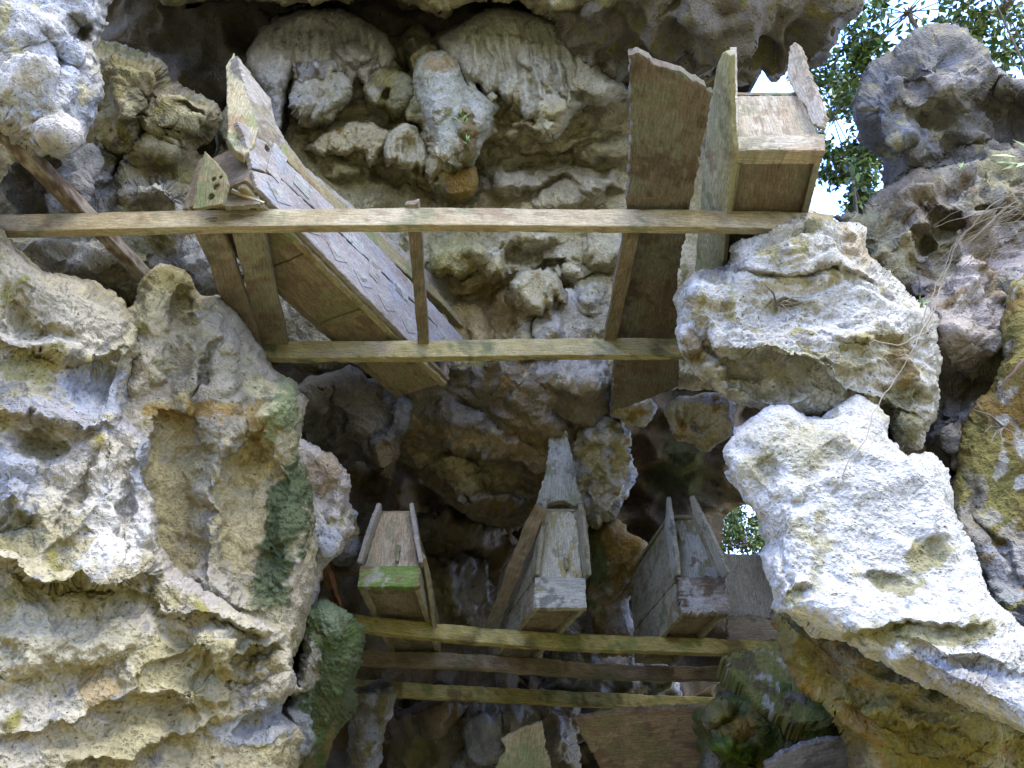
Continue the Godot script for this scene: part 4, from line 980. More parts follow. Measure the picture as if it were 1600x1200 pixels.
	rock("algae_rock", "olive algae-covered rock face spotted with white lichen", "rock", {
		"out": [1505, 680, 1520, 640, 1550, 610, 1572, 560, 1566, 500, 1590, 440, 1640, 410, 1840, 360, 1840, 1080, 1640, 1040, 1600, 1035, 1560, 985, 1535, 930, 1512, 880, 1490, 830, 1485, 780, 1500, 730],
		"d": 6.0, "c": Vector2(1560, 750), "gx": -1.4, "gy": -2.0, "T": 0.4, "rim": 45.0, "step": 2.4, "back": 1.3, "er": 4.0,
		"f": [[2, 0.10, 8, 1500, 700, 1530, 800, 1560, 860, 1600, 920], [0, 1510, 830, 24, 50, -20, 0.14], [0, 1570, 940, 60, 30, 30, 0.12], [1, 0.12, 40, 1600, 1030, 1560, 985, 1540, 935]],
		"amp": [0.08, 0.09, 0.07, 0.05, 0.04, 0.02], "pal": [OL * 1.1, OC * 0.65, Color(0.55, 0.55, 0.5), OC * 0.5, 0.27, 0.35],
		"pt": [[1515, 830, 26, 50, -20, GY, 0.8], [1560, 900, 50, 50, 30, BG, 0.7], [1585, 860, 26, 50, 0, WH, 0.5], [1588, 755, 14, 12, 0, WH, 1.0], [1560, 720, 10, 30, 20, WH, 0.7], [1550, 800, 22, 16, 0, WH * 0.9, 0.6], [1525, 780, 14, 40, 0, PK * 0.7, 0.7]]})
	rock("rock_ledge", "dark olive undercut ledge beneath the broad white slab", "rock", {
		"out": [1200, 948, 1250, 958, 1300, 985, 1380, 1030, 1480, 1080, 1560, 1115, 1680, 1160, 1840, 1220, 1840, 1420, 1280, 1420, 1330, 1250, 1345, 1180, 1310, 1130, 1292, 1090, 1250, 1070, 1222, 1020],
		"d": 5.9, "c": Vector2(1380, 1100), "gx": -0.8, "gy": 0.5, "T": 0.6, "rim": 50.0, "step": 2.6, "back": 1.2, "er": 6.0,
		"f": [[1, 0.18, 30, 1560, 1150, 1460, 1130, 1380, 1120, 1300, 1080], [0, 1400, 1110, 50, 20, 15, 0.15], [0, 1480, 1150, 40, 18, 20, 0.15], [1, 0.2, 40, 1600, 1200, 1500, 1180, 1420, 1170]],
		"amp": [0.12, 0.12, 0.12, 0.10, 0.05, 0.02], "pal": [OL * 1.1, BR * 1.2, CR * 0.7, OC * 0.8, 0.15, 0.25], "pt": [[1260, 1000, 40, 30, 30, OL * 0.7, 0.7], [1420, 1100, 90, 20, 20, Color(0.33, 0.29, 0.14), 0.7], [1300, 1030, 30, 30, 0, BR, 0.6]]})
	rock("boulder", "mossy dark boulder at the foot of the undercut ledge", "boulder", {
		"out": [1090, 1120, 1130, 1085, 1180, 1080, 1230, 1060, 1290, 1085, 1330, 1150, 1345, 1330, 1090, 1330], "d": 7.6, "c": Vector2(1210, 1150), "T": 0.5, "rim": 50.0, "step": 2.5, "back": 0.8, "er": 6.0,
		"f": [[0, 1160, 1145, 34, 22, 20, 0.2, 0.7], [0, 1130, 1160, 22, 20, 0, 0.2, 0.7], [0, 1150, 1180, 40, 26, 0, 0.22, 0.7], [0, 1120, 1105, 34, 26, 0, 0.2, 0.7], [2, 0.1, 7, 1180, 1110, 1220, 1150, 1260, 1170]],
		"amp": [0.1, 0.1, 0.1, 0.08, 0.04, 0.02], "pal": [MO * 1.5, OL * 0.7, DK, GN * 0.7, 0.1, 0.2], "pt": [[1150, 1140, 30, 20, 0, OC * 0.7, 0.7], [1150, 1180, 40, 22, 0, Color(0.10, 0.16, 0.03), 0.8, 0.03], [1120, 1105, 30, 26, 0, OL * 0.8, 0.7]]})
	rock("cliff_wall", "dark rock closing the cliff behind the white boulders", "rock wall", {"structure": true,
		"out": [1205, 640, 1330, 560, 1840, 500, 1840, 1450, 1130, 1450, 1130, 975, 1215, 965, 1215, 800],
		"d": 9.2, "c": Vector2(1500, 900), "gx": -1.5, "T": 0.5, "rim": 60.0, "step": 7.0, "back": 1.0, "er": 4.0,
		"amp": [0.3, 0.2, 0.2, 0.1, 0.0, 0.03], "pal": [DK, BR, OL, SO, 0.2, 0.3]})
	run_rocks()
	# unseen blocks added above and at the left to shut out skylight
	for q in [["added_cliff_top", "unseen rock block added above the cave to shut out skylight", Vector3(-4.5, 14.4, -12.5), Vector3(14.5, 3.0, 13.0)], ["added_cliff_side", "unseen rock block added at the left to stop skylight leaking in", Vector3(-9.6, 6.0, -11.0), Vector3(3.0, 15.0, 14.0)]]:
		var bm := BoxMesh.new()
		bm.size = q[3]
		bm.subdivide_width = 20; bm.subdivide_depth = 20; bm.subdivide_height = 20
		var st := SurfaceTool.new()
		st.create_from(bm, 0)
		var ar := st.commit_to_arrays()
		var vv: PackedVector3Array = ar[Mesh.ARRAY_VERTEX]
		var cc := PackedColorArray()
		for i in vv.size():
			var w: Vector3 = vv[i] + q[2]
			var g := Vector3(nz.big.get_noise_3dv(w), nz.big.get_noise_3dv(w + Vector3(40, 0, 0)), nz.big.get_noise_3dv(w + Vector3(0, 40, 0)))
			vv[i] += g * 0.7
			cc.append(GY.lerp(BR, 0.5 + 0.5 * nz.ca.get_noise_3dv(w)))
		ar[Mesh.ARRAY_VERTEX] = vv
		ar[Mesh.ARRAY_COLOR] = cc
		var am := ArrayMesh.new()
		am.add_surface_from_arrays(Mesh.PRIMITIVE_TRIANGLES, ar)
		var o := put(q[0], am, mats.rock, self, q[2])
		tag(o, q[1], "cliff", "", "structure")

# ---------------------------------------------------------------- wood tones (linear)
var W_TAN := [Color(0.41, 0.335, 0.20), Color(0.48, 0.415, 0.28), Color(0.30, 0.22, 0.14), 0.25, Color(0.25, 0.25, 0.15), 0.28]
var W_OCH := [Color(0.41, 0.355, 0.17), Color(0.47, 0.425, 0.24), Color(0.47, 0.39, 0.28), 0.26, Color(0.17, 0.18, 0.10), 0.12]
var W_OLV := [Color(0.38, 0.325, 0.12), Color(0.44, 0.395, 0.18), Color(0.22, 0.25, 0.08), 0.15, Color(0.17, 0.13, 0.06), 0.22]
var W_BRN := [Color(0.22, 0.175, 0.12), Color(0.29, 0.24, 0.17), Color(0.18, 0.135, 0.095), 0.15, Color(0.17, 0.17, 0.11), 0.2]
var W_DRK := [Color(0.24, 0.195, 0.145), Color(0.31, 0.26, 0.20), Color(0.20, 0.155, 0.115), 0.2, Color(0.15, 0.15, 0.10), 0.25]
var W_GRY := [Color(0.34, 0.31, 0.28), Color(0.45, 0.42, 0.385), Color(0.25, 0.21, 0.17), 0.28, Color(0.40, 0.41, 0.44), 0.2]
var W_GGN := [Color(0.31, 0.295, 0.215), Color(0.41, 0.39, 0.305), Color(0.20, 0.22, 0.12), 0.2, Color(0.28, 0.21, 0.13), 0.25]
var W_LIC := [Color(0.42, 0.43, 0.39), Color(0.52, 0.53, 0.50), Color(0.30, 0.29, 0.20), 0.2, Color(0.20, 0.20, 0.19), 0.3]
var W_PAN := [Color(0.46, 0.37, 0.25), Color(0.52, 0.46, 0.35), Color(0.33, 0.26, 0.18), 0.28, Color(0.32, 0.30, 0.21), 0.2]
var W_YEL := [Color(0.36, 0.31, 0.17), Color(0.41, 0.37, 0.24), Color(0.28, 0.20, 0.11), 0.25, Color(0.24, 0.27, 0.13), 0.2]
var W_MOS := [Color(0.15, 0.24, 0.06), Color(0.23, 0.31, 0.11), Color(0.24, 0.17, 0.11), 0.15, Color(0.42, 0.42, 0.36), 0.34]

# a beam whose front face's top edge runs through pix (x, y pairs) at a level height
func level_beam(called: String, label: String, pix: Array, height: float, h: float, w: float, s: Array, group: String, o := {}) -> void:
	var pts := []
	for i in range(0, pix.size(), 2):
		pts.append(px_level(pix[i], pix[i + 1], height) + Vector3(0, -h * 0.5, -w * 0.5))
	o.group = group
	timber(called, label, "beam", pts, h, w, s, o)
func make_timber() -> void:
	var g1 := "timbers carrying the upper coffins"
	var g2 := "timbers carrying the lower coffins"
	level_beam("support_beam", "longest tan squared beam, in front of the upper coffins", [-70, 335, 260, 329, 560, 324, 760, 324, 1000, 327, 1200, 330, 1300, 334], 6.66, 0.205, 0.085, W_TAN, g1, {"wob": 0.005})
	level_beam("support_beam", "yellowish patchy beam crossing behind the joists under the upper coffins", [330, 534, 640, 532, 860, 529, 1120, 529], 6.56, 0.21, 0.09, W_OCH, g1, {"wob": 0.005})
	level_beam("support_beam", "yellow-green upper beam of the three under the lower coffins", [505, 952, 620, 967, 760, 981, 900, 990, 1060, 996, 1215, 1001], 4.46, 0.17, 0.13, W_OLV, g2, {"wob": 0.005})
	level_beam("support_beam", "dark rough middle beam of the three under the lower coffins", [520, 1011, 700, 1020, 860, 1030, 1000, 1037, 1150, 1043], 4.44, 0.17, 0.12, W_BRN, g2, {"wob": 0.014})
	level_beam("support_beam", "lowest yellow-brown beam of the three under the lower coffins", [505, 1056, 700, 1070, 860, 1078, 1000, 1085, 1125, 1090], 4.44, 0.18, 0.13, W_OLV, g2, {"wob": 0.005})
	# joists lying across the two upper beams
	var y := 6.56
	timber("joist", "slim dark joist standing out alone between the two upper beams", "joist", [px_level(644, 316, 6.70), px_level(649, 362, 6.66), px_level(662, 532, 6.56)], 0.10, 0.115, W_DRK, {"group": g1, "wob": 0.006})
	timber("joist", "slanting joist close to the brown plank's edge", "joist", [px_level(990, 340, 6.62), px_level(952, 534, 6.56)], 0.08, 0.13, W_BRN, {"group": g1})
	timber("joist", "wide olive joist plank beside the diagonal coffin's dark underside", "joist", [px_level(384, 340, y), px_level(430, 536, y - 0.02)], 0.06, 0.27, [Color(0.25, 0.235, 0.165), Color(0.31, 0.29, 0.21), Color(0.21, 0.155, 0.11), 0.15, Color(0.19, 0.17, 0.13), 0.25], {"group": g1})
	timber("joist", "dark brown joist plank dropping behind the cream rock", "joist", [px_level(318, 345, y - 0.03), px_level(352, 420, y - 0.03), px_level(396, 560, y - 0.1)], 0.06, 0.24, W_DRK, {"group": g1})
	timber("pole", "thin grey-brown pole slanting across behind the long beam", "pole", [px_level(-40, 160, 6.80), px_level(70, 270, 6.75), px_level(245, 452, 6.70)], 0.11, 0.13, [Color(0.30, 0.26, 0.22), Color(0.37, 0.33, 0.29), Color(0.16, 0.10, 0.07), 0.0, Color(0.10, 0.07, 0.05), 0.15], {"wob": 0.006})
	# posts and planks of the lower ledge
	timber("post", "rust-brown broken stick leaning on the upper of the three lower beams", "post", [px(500, 860, 8.1), px(512, 900, 8.2), px(536, 958, 8.35)], 0.10, 0.12, [Color(0.24, 0.12, 0.06), Color(0.32, 0.18, 0.09), Color(0.10, 0.05, 0.03), 0.1, Color(0.4, 0.36, 0.3), 0.3], {"wob": 0.02, "taper": 0.6})
	timber("post", "short dark timber block beside the rust-brown stick", "post", [px(516, 882, 8.9), px(566, 884, 9.2)], 0.16, 0.14, W_DRK, {"wob": 0.02})
	var t := board("plank", [0, 0, 0.62, 0, 0.62, 0.78, 0, 0.80], px(1136, 966, 9.9), Vector3(1, 0, 0), Vector3(0, 0.98, 0.2).normalized(), 0.05, [Color(0.52, 0.54, 0.57), Color(0.60, 0.62, 0.64), Color(0.42, 0.42, 0.42), 0.2], self, {"grain_b": true})
	tag(t, "pale grey plank standing behind the splintered coffin below the leafy gap", "plank", "")
	t = board("plank", [0, 0, 0.75, 0, 0.8, 0.12, 0.7, 0.26, 0.5, 0.24, 0.3, 0.30, 0.0, 0.27], px(1138, 1000, 9.5), Vector3(1, 0, -0.1).normalized(), Vector3(0, 0.9, 0.3).normalized(), 0.06, W_GRY, self, {"er": 0.02})
	tag(t, "weathered split grey plank lying on the end of the upper of the three lower beams", "plank", "")
	var o := px_level(1040, 90, 6.78)
	t = board("plank", px_outline([984, 80, 1000, 82, 1028, 98, 1060, 108, 1095, 125, 1112, 142, 1092, 240, 1072, 350, 1058, 430, 1058, 520, 1060, 600, 1010, 620, 955, 640, 962, 500, 978, 350, 985, 200], o, Vector3(0, 0, -1), Vector3(1, 0, 0)), o, Vector3(0, 0, -1), Vector3(1, 0, 0), 0.09, [Color(0.15, 0.12, 0.09), Color(0.21, 0.175, 0.135), Color(0.12, 0.09, 0.065), 0.12, Color(0.20, 0.20, 0.155), 0.06], self, {"er": 0.012, "rough": 0.012, "step": 0.03})
	tag(t, "long broad brown plank with a ragged curved end, beside the upper coffin", "plank", "")
	# broken boards with holes by the carved coffin
	o = px(330, 290, 6.5)
	t = board("broken_board", px_outline([318, 238, 335, 254, 352, 275, 358, 292, 352, 322, 306, 326, 308, 290, 315, 262], o, Vector3(1, 0, 0.2).normalized(), Vector3(0, 0.92, 0.38).normalized()), o, Vector3(1, 0, 0.2).normalized(), Vector3(0, 0.92, 0.38).normalized(), 0.045, W_YEL, self, {"er": 0.004, "step": 0.012, "holes": [[0.06, -0.03, 0.03], [0.03, 0.04, 0.02], [0.09, 0.05, 0.018], [0.02, -0.11, 0.03]], "grain_b": true})
	tag(t, "small yellowish pointed board pierced with holes", "board", "")
	o = px(375, 285, 6.75)
	t = board("broken_board", px_outline([352, 290, 380, 262, 398, 272, 408, 322, 352, 326], o, Vector3(1, 0, 0), Vector3(0, 1, 0)), o, Vector3(1, 0, 0), Vector3(0, 1, 0), 0.05, W_GGN, self, {"step": 0.015})
	tag(t, "grey-green board end between the pierced board and the carved coffin", "board", "")
	timber("splinter", "thin pale splinter lying across the board ends", "splinter", [px(362, 297, 6.55), px(412, 318, 6.6)], 0.02, 0.03, W_PAN, {"wob": 0.004})
	# fallen boards at the bottom
	o = px(1000, 1160, 8.8)
	var A := Vector3(1, 0, 0.05).normalized()
	var B := Vector3(0, 0.75, 0.66).normalized()
	t = board("plank", px_outline([895, 1118, 960, 1108, 1040, 1106, 1118, 1104, 1135, 1190, 1140, 1280, 990, 1280, 930, 1180], o, A, B), o, A, B, 0.08, [Color(0.24, 0.165, 0.085), Color(0.31, 0.225, 0.125), Color(0.17, 0.115, 0.07), 0.15, Color(0.2, 0.18, 0.08), 0.2], self, {"er": 0.012})
	tag(t, "wide orange-brown plank tilted below the lowest beam", "plank", "")
	o = px(820, 1170, 8.6)
	B = Vector3(0.1, 0.85, 0.5).normalized()
	t = board("broken_slab", px_outline([783, 1150, 800, 1140, 843, 1128, 848, 1150, 852, 1175, 870, 1215, 880, 1280, 790, 1280, 778, 1190, 790, 1170], o, A, B), o, A, B, 0.07, W_YEL, self, {"er": 0.012, "grain_b": true})
	tag(t, "broken yellow-green slab with a torn edge below the lowest beam", "slab", "")
	o = px(1190, 1070, 8.0)
	A = Vector3(1, -0.35, 0.1).normalized()
	B = Vector3(0.35, 0.85, -0.35).normalized()
	t = board("stump", px_outline([1124, 1042, 1150, 1034, 1180, 1028, 1215, 1026, 1238, 1036, 1262, 1088, 1290, 1140, 1240, 1150, 1180, 1120, 1150, 1085], o, A, B), o, A, B, 0.35, [Color(0.20, 0.20, 0.07), Color(0.15, 0.17, 0.05), Color(0.40, 0.40, 0.38), 0.25, Color(0.10, 0.08, 0.04), 0.2], self, {"er": 0.02, "rough": 0.02, "grain_b": true})
	tag(t, "mossy split log end lying beside the lower beams' ends", "log", "")
	o = px(1270, 1180, 6.9)
	A = Vector3(1, 0.25, 0.0).normalized()
	B = Vector3(-0.2, 0.8, 0.55).normalized()
	t = board("broken_slab", px_outline([1195, 1190, 1240, 1166, 1290, 1152, 1318, 1150, 1330, 1180, 1330, 1280, 1180, 1280], o, A, B), o, A, B, 0.06, [Color(0.22, 0.21, 0.21), Color(0.29, 0.28, 0.28), Color(0.15, 0.14, 0.13), 0.2], self, {"er": 0.01})
	tag(t, "dark grey flat slab leaning against the mossy boulder", "slab", "")

# ---------------------------------------------------------------- coffins
# front outlines are read on the upright plane through the front bottom edge; a: the way the coffin runs back
func coffin(called: String, label: String, c: Dictionary) -> Node3D:
	var H: float = c.level
	var O := px_level(c.bl.x, c.bl.y, H)
	var O2 := px_level(c.br.x, c.br.y, H)
	var X := Vector3(1, 0, 0)
	var a: Vector3 = (c.a as Vector3).normalized()
	var W := O2.x - O.x
	var L: float = c.L
	var root := thing(called, label, "coffin", O, c.get("group", ""))
	var loc := func(q: Vector2) -> Vector2:
		var p := px_plane(q.x, q.y, O, Vector3(0, 0, 1)) - O
		return Vector2(p.x, p.y)
	var lt: Array = c.lip      # lip top left, right (px)
	var pt: Array = c.top      # panel top left, right (px)
	var l0: Vector2 = loc.call(lt[0]); var l1: Vector2 = loc.call(lt[1])
	var p0: Vector2 = loc.call(pt[0]); var p1: Vector2 = loc.call(pt[1])
	var s: Array = c.side
	var Z := Vector3.ZERO
	# end block and recessed end panel
	var bt: float = c.get("block_t", 0.10)
	board("end_block", [0.0, 0.0, W, 0.0, l1.x, l1.y, l0.x, l0.y], Vector3(0, 0, 0.0) + a * (bt * 0.5), X, Vector3.UP, bt, c.block, root, {"er": c.get("er", 0.006), "step": 0.016, "rough": c.get("rough", 0.006)})
	var tilt: float = c.get("tilt", 0.08)
	var Bp := (Vector3.UP + a * tilt).normalized()
	var ph := (p0.y + p1.y) * 0.5 - l0.y
	var pz := a * (bt * 0.75)
	var panel := board("end_panel", [l0.x + 0.03, 0.0, l1.x - 0.03, 0.0, p1.x - 0.01, p1.y - l0.y, p0.x + 0.01, p0.y - l0.y], Vector3(0, l0.y + 0.004, 0) + pz, X, Bp, 0.045, c.panel, root, {"grain_b": true, "step": 0.016, "er": c.get("panel_er", 0.006)})
	if c.get("peg", false):
		board("peg", rect(-0.018, -0.09, 0.018, 0.09), Vector3((l0.x + l1.x) * 0.5 + 0.06, l0.y + ph * 0.22, 0) + pz - a * 0.05, X, Bp, 0.05, s, panel, {"step": 0.012, "grain_b": true})
	# trough sides and lid sides
	var th: float = c.get("side_t", 0.055)
	for k in 2:
		var sg := 1.0 if k == 0 else -1.0
		var bx := 0.0 if k == 0 else W
		var lx := l0.x if k == 0 else l1.x
		var tx := p0.x if k == 0 else p1.x
		var ly := l0.y if k == 0 else l1.y
		var ty := p0.y if k == 0 else p1.y
		var B1 := Vector3(lx - bx, ly, 0)
		board("trough_side", rect(bt * 0.9, 0.0, L, B1.length() - 0.008), Vector3(bx + sg * th * 0.5, 0, 0), a, B1.normalized(), th, s, root, {"step": 0.04})
		var B2 := Vector3(tx - lx, ty - ly, 0)
		var h2 := B2.length()
		board("lid_side", [0.10, 0.004, L * 0.98, 0.01, L * 0.98, h2 * 0.96, 0.10, h2], Vector3(lx + sg * (th * 0.5 - 0.006), ly, 0), a, B2.normalized(), th * 0.8, c.get("lid", s), root, {"step": 0.04})
		var e: float = c.get("horn_up", 0.1)
		var hs: Array = c.get("horn", s)
		var hf: float = c.get("horn_out", 0.05)
		var hw: float = c.get("horn_w", 1.0)
		var ho := [-hf, 0.02, -hf * 1.6, h2 * 0.3, -hf * 1.2, h2 * 0.75, -hf * 0.4, h2 + e * 0.75, -hf * 0.1, h2 + e, 0.05, h2 + e * 0.93, 0.10 * hw, h2 + e * 0.4, 0.20 * hw, h2 * 0.96, 0.15 * hw, h2 * 0.6, 0.12 * hw, 0.02]
		if k == 1 and c.has("right_horn"):
			var Ah := Vector3(-0.6, 0, -0.8)
			board("horn", px_outline(c.right_horn, O + Vector3(lx, ly, 0), Ah, Vector3.UP), Vector3(lx, ly, 0), Ah, Vector3.UP, c.get("horn_t", 0.045), hs, root, {"step": 0.014, "er": 0.007, "grain_b": true})
			continue
		board("horn", ho, Vector3(lx + sg * (-0.012), ly, 0), a, B2.normalized(), c.get("horn_t", 0.045), hs, root, {"step": 0.014, "er": 0.007, "grain_b": true})
	# underside set back behind its rim, and the lid's top
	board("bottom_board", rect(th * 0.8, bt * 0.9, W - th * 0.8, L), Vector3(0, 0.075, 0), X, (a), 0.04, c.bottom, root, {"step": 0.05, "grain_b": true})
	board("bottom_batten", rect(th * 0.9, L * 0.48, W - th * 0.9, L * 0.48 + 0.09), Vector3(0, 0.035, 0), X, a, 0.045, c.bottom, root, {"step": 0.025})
	board("lid_top", rect(p0.x - 0.01, 0.11, p1.x + 0.01, L * 0.97), Vector3(0, maxf(p0.y, p1.y) + 0.012, 0), X, a, 0.04, s, root, {"step": 0.05, "grain_b": true})
	board("far_end", [0.01, 0.0, W - 0.01, 0.0, l1.x - 0.02, l1.y, p1.x, p1.y - 0.02, p0.x, p0.y - 0.02, l0.x + 0.02, l0.y], a * (L - 0.03), X, Vector3.UP, 0.05, s, root, {"step": 0.05})
	return root
func make_coffins() -> void:
	var g := "wooden coffins resting on the beams"
	coffin("coffin", "small coffin with a bright green mossy end block beside the white ribbed rock", {"group": g, "level": 4.46, "bl": Vector2(558, 917), "br": Vector2(655, 918), "a": Vector3(0.02, 0, -1), "L": 2.3,
		"lip": [Vector2(563, 884), Vector2(657, 884)], "top": [Vector2(592, 795), Vector2(642, 795)], "side": W_GGN, "block": W_MOS, "panel": W_PAN, "bottom": W_DRK, "horn": W_GRY, "horn_up": 0.06, "peg": true})
	var l2 := coffin("coffin", "tall spired coffin with a pale lichen-grey end block", {"group": g, "level": 4.46, "bl": Vector2(836, 950), "br": Vector2(919, 947), "a": Vector3(-0.26, 0, -0.966), "L": 2.1,
		"lip": [Vector2(838, 902), Vector2(917, 903)], "top": [Vector2(852, 792), Vector2(907, 794)], "side": W_GGN, "block": W_LIC, "panel": [Color(0.47, 0.47, 0.38), Color(0.54, 0.54, 0.47), Color(0.40, 0.34, 0.16), 0.2, Color(0.3, 0.29, 0.2), 0.3], "bottom": W_DRK, "horn": W_GGN, "horn_up": 0.05, "peg": true})
	var z := Vector3(0, 0, 1)
	var O := l2.position + Vector3(0, 1.1, -0.1)
	var sp := px_outline([856, 662, 864, 655, 881, 657, 888, 690, 897, 728, 902, 762, 913, 790, 898, 793, 870, 783, 848, 795, 838, 790, 850, 748, 858, 705], O, Vector3(1, 0, 0), Vector3.UP)
	board("spire", sp, Vector3(0, 1.1, -0.1), Vector3(1, 0, 0), Vector3.UP, 0.10, [Color(0.30, 0.31, 0.27), Color(0.39, 0.40, 0.36), Color(0.2, 0.22, 0.13), 0.15, Color(0.18, 0.17, 0.15), 0.2], l2, {"grain_b": true, "er": 0.012, "step": 0.018, "rough": 0.012})
	coffin("coffin", "splintered coffin with a frayed end block beside the leafy gap", {"group": g, "level": 4.46, "bl": Vector2(1066, 958), "br": Vector2(1143, 955), "a": Vector3(-0.14, 0, -0.99), "L": 1.9,
		"lip": [Vector2(1060, 902), Vector2(1136, 900)], "top": [Vector2(1050, 806), Vector2(1092, 802)], "side": W_GGN, "block": [Color(0.22, 0.19, 0.16), Color(0.36, 0.35, 0.33), Color(0.12, 0.09, 0.07), 0.1, Color(0.45, 0.46, 0.48), 0.25], "panel": [Color(0.38, 0.40, 0.38), Color(0.46, 0.49, 0.48), Color(0.25, 0.25, 0.15), 0.2, Color(0.16, 0.12, 0.09), 0.3], "bottom": W_DRK, "horn": W_LIC, "horn_up": 0.24, "er": 0.02, "rough": 0.02, "block_t": 0.16})
	var u2 := coffin("coffin", "large upper coffin with two curved horns and a tan panel, beside the sky opening", {"group": g, "level": 6.66, "bl": Vector2(1150, 235), "br": Vector2(1290, 230), "a": Vector3(0.11, 0, -0.99), "L": 3.0,
		"lip": [Vector2(1148, 213), Vector2(1289, 209)], "top": [Vector2(1148, 132), Vector2(1264, 130)], "side": W_GGN, "block": W_PAN, "panel": W_PAN, "bottom": W_BRN, "horn": W_PAN, "horn_up": 0.55, "right_horn": [1237, 76, 1246, 68, 1255, 80, 1263, 108, 1281, 150, 1292, 184, 1286, 202, 1272, 194, 1262, 168, 1242, 144, 1233, 122], "horn_w": 1.6, "horn_out": 0.03, "horn_t": 0.06, "tilt": 0.05, "block_t": 0.14})
	var Au := Vector3(0.11, 0, -0.99).normalized()
	var Bu := Vector3(-0.42, 0.9, 0.0).normalized()
	board("flared_side", px_outline([1138, 84, 1148, 90, 1148, 190, 1151, 236, 1137, 330, 1124, 430, 1080, 430, 1092, 330, 1108, 190, 1126, 110], u2.position, Au, Bu), -Bu.cross(Au).normalized() * 0.0, Au, Bu, 0.05, [Color(0.37, 0.36, 0.19), Color(0.45, 0.43, 0.27), Color(0.27, 0.28, 0.14), 0.25, Color(0.28, 0.21, 0.13), 0.32], u2, {"step": 0.03})
	make_carved_coffin(g)
	timber("plank", "brown plank leaning along the spired coffin's side", "plank", [px(846, 792, 8.75), px(806, 880, 9.0), px(768, 985, 9.5)], 0.16, 0.05, W_BRN, {"wob": 0.012, "up": Vector3(-0.6, 0.5, 0.4)})
	timber("plank", "thin pale plank leaning on the small mossy coffin's side", "plank", [px(660, 868, 8.0), px(668, 915, 8.3), px(680, 1000, 8.9)], 0.05, 0.10, W_GGN, {"wob": 0.008, "up": Vector3(0.5, 0.5, 0.5)})
func make_carved_coffin(g: String) -> void:
	var B0 := px_level(385, 280, 6.66)
	var B1 := px_level(708, 600, 6.66)
	var a := (B1 - B0).normalized()
	var L := (B1 - B0).length()
	var rt := a.cross(Vector3.UP).normalized()
	var W := 0.72
	var H := 0.66
	var r := thing("carved_coffin", "diagonal grey coffin with carved sides and an upturned prow", "coffin", B0, g)
	var CS := [Color(0.40, 0.37, 0.35), Color(0.49, 0.46, 0.44), Color(0.33, 0.29, 0.25), 0.3, Color(0.42, 0.44, 0.48), 0.2]
	# carved right side in two boards, pointed at the near end
	var up := Vector3.UP
	var lower := board("side_board", px_outline([394, 266, 436, 277, 560, 392, 648, 475, 694, 522, 702, 550, 656, 550, 626, 519, 466, 357, 402, 293], B0, a, up), -rt * 0.03, a, up, 0.06, CS, r, {"step": 0.018, "rough": 0.002})
	var upper := board("side_board", px_outline([370, 187, 383, 195, 398, 211, 416, 222, 520, 321, 572, 366, 676, 474, 724, 528, 716, 548, 704, 548, 694, 520, 649, 473, 561, 390, 437, 275, 396, 262, 388, 232, 382, 212], B0, a, up), -rt * 0.03, a, up, 0.055, CS, r, {"step": 0.018, "rough": 0.002, "holes": [[0.12, 0.52, 0.035]]})
	# carved relief: panels, diamonds and cleats
	var k := 0
	for s in [0.35, 0.75, 1.15, 1.55, 1.95, 2.35, 2.75]:
		var cy := 0.18
		board("carved_diamond", [s - 0.16, cy, s, cy - 0.10, s + 0.16, cy, s, cy + 0.10], rt * 0.0, a, Vector3.UP, 0.011, CS, lower, {"step": 0.012, "er": 0.002, "rough": 0.001})
		board("carved_diamond", [s - 0.08, cy, s, cy - 0.05, s + 0.08, cy, s, cy + 0.05], rt * 0.003, a, Vector3.UP, 0.011, W_LIC, lower, {"step": 0.01, "er": 0.002, "rough": 0.001})
		if k % 2 == 0:
			board("carved_panel", rect(s + 0.12, 0.44, s + 0.34, 0.565), rt * 0.0, a, Vector3.UP, 0.011, W_LIC, upper, {"step": 0.012, "er": 0.002, "rough": 0.001})
		k += 1
	board("carved_cleat", [0.16, 0.28, 0.32, 0.28, 0.34, 0.62, 0.16, 0.64], rt * 0.001, a, Vector3.UP, 0.018, CS, upper, {"step": 0.014, "er": 0.003})
	board("carved_cleat", [1.62, 0.30, 1.78, 0.30, 1.80, 0.50, 1.60, 0.48], rt * 0.001, a, Vector3.UP, 0.018, CS, upper, {"step": 0.014, "er": 0.003})
	# underside with its battens
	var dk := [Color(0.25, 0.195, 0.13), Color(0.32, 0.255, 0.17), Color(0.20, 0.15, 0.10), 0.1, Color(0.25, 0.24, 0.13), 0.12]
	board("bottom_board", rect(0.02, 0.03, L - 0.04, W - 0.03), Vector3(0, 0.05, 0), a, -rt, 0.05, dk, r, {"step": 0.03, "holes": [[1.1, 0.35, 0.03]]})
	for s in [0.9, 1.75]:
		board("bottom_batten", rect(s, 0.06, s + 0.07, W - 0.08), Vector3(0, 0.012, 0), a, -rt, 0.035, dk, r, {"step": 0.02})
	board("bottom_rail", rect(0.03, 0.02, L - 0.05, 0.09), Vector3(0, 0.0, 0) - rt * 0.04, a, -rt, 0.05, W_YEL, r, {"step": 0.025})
	board("side_board", rect(0.0, 0.0, L - 0.05, H), -rt * (W - 0.03), a, Vector3.UP, 0.06, W_BRN, r, {"step": 0.04})
	board("end_board", rect(0.03, 0.03, W - 0.03, H - 0.03), a * 0.06, -rt, Vector3.UP, 0.05, W_BRN, r, {"step": 0.03})
	board("end_board", rect(0.03, 0.03, W - 0.03, H - 0.03), a * (L - 0.08), -rt, Vector3.UP, 0.07, W_DRK, r, {"step": 0.03, "er": 0.02})
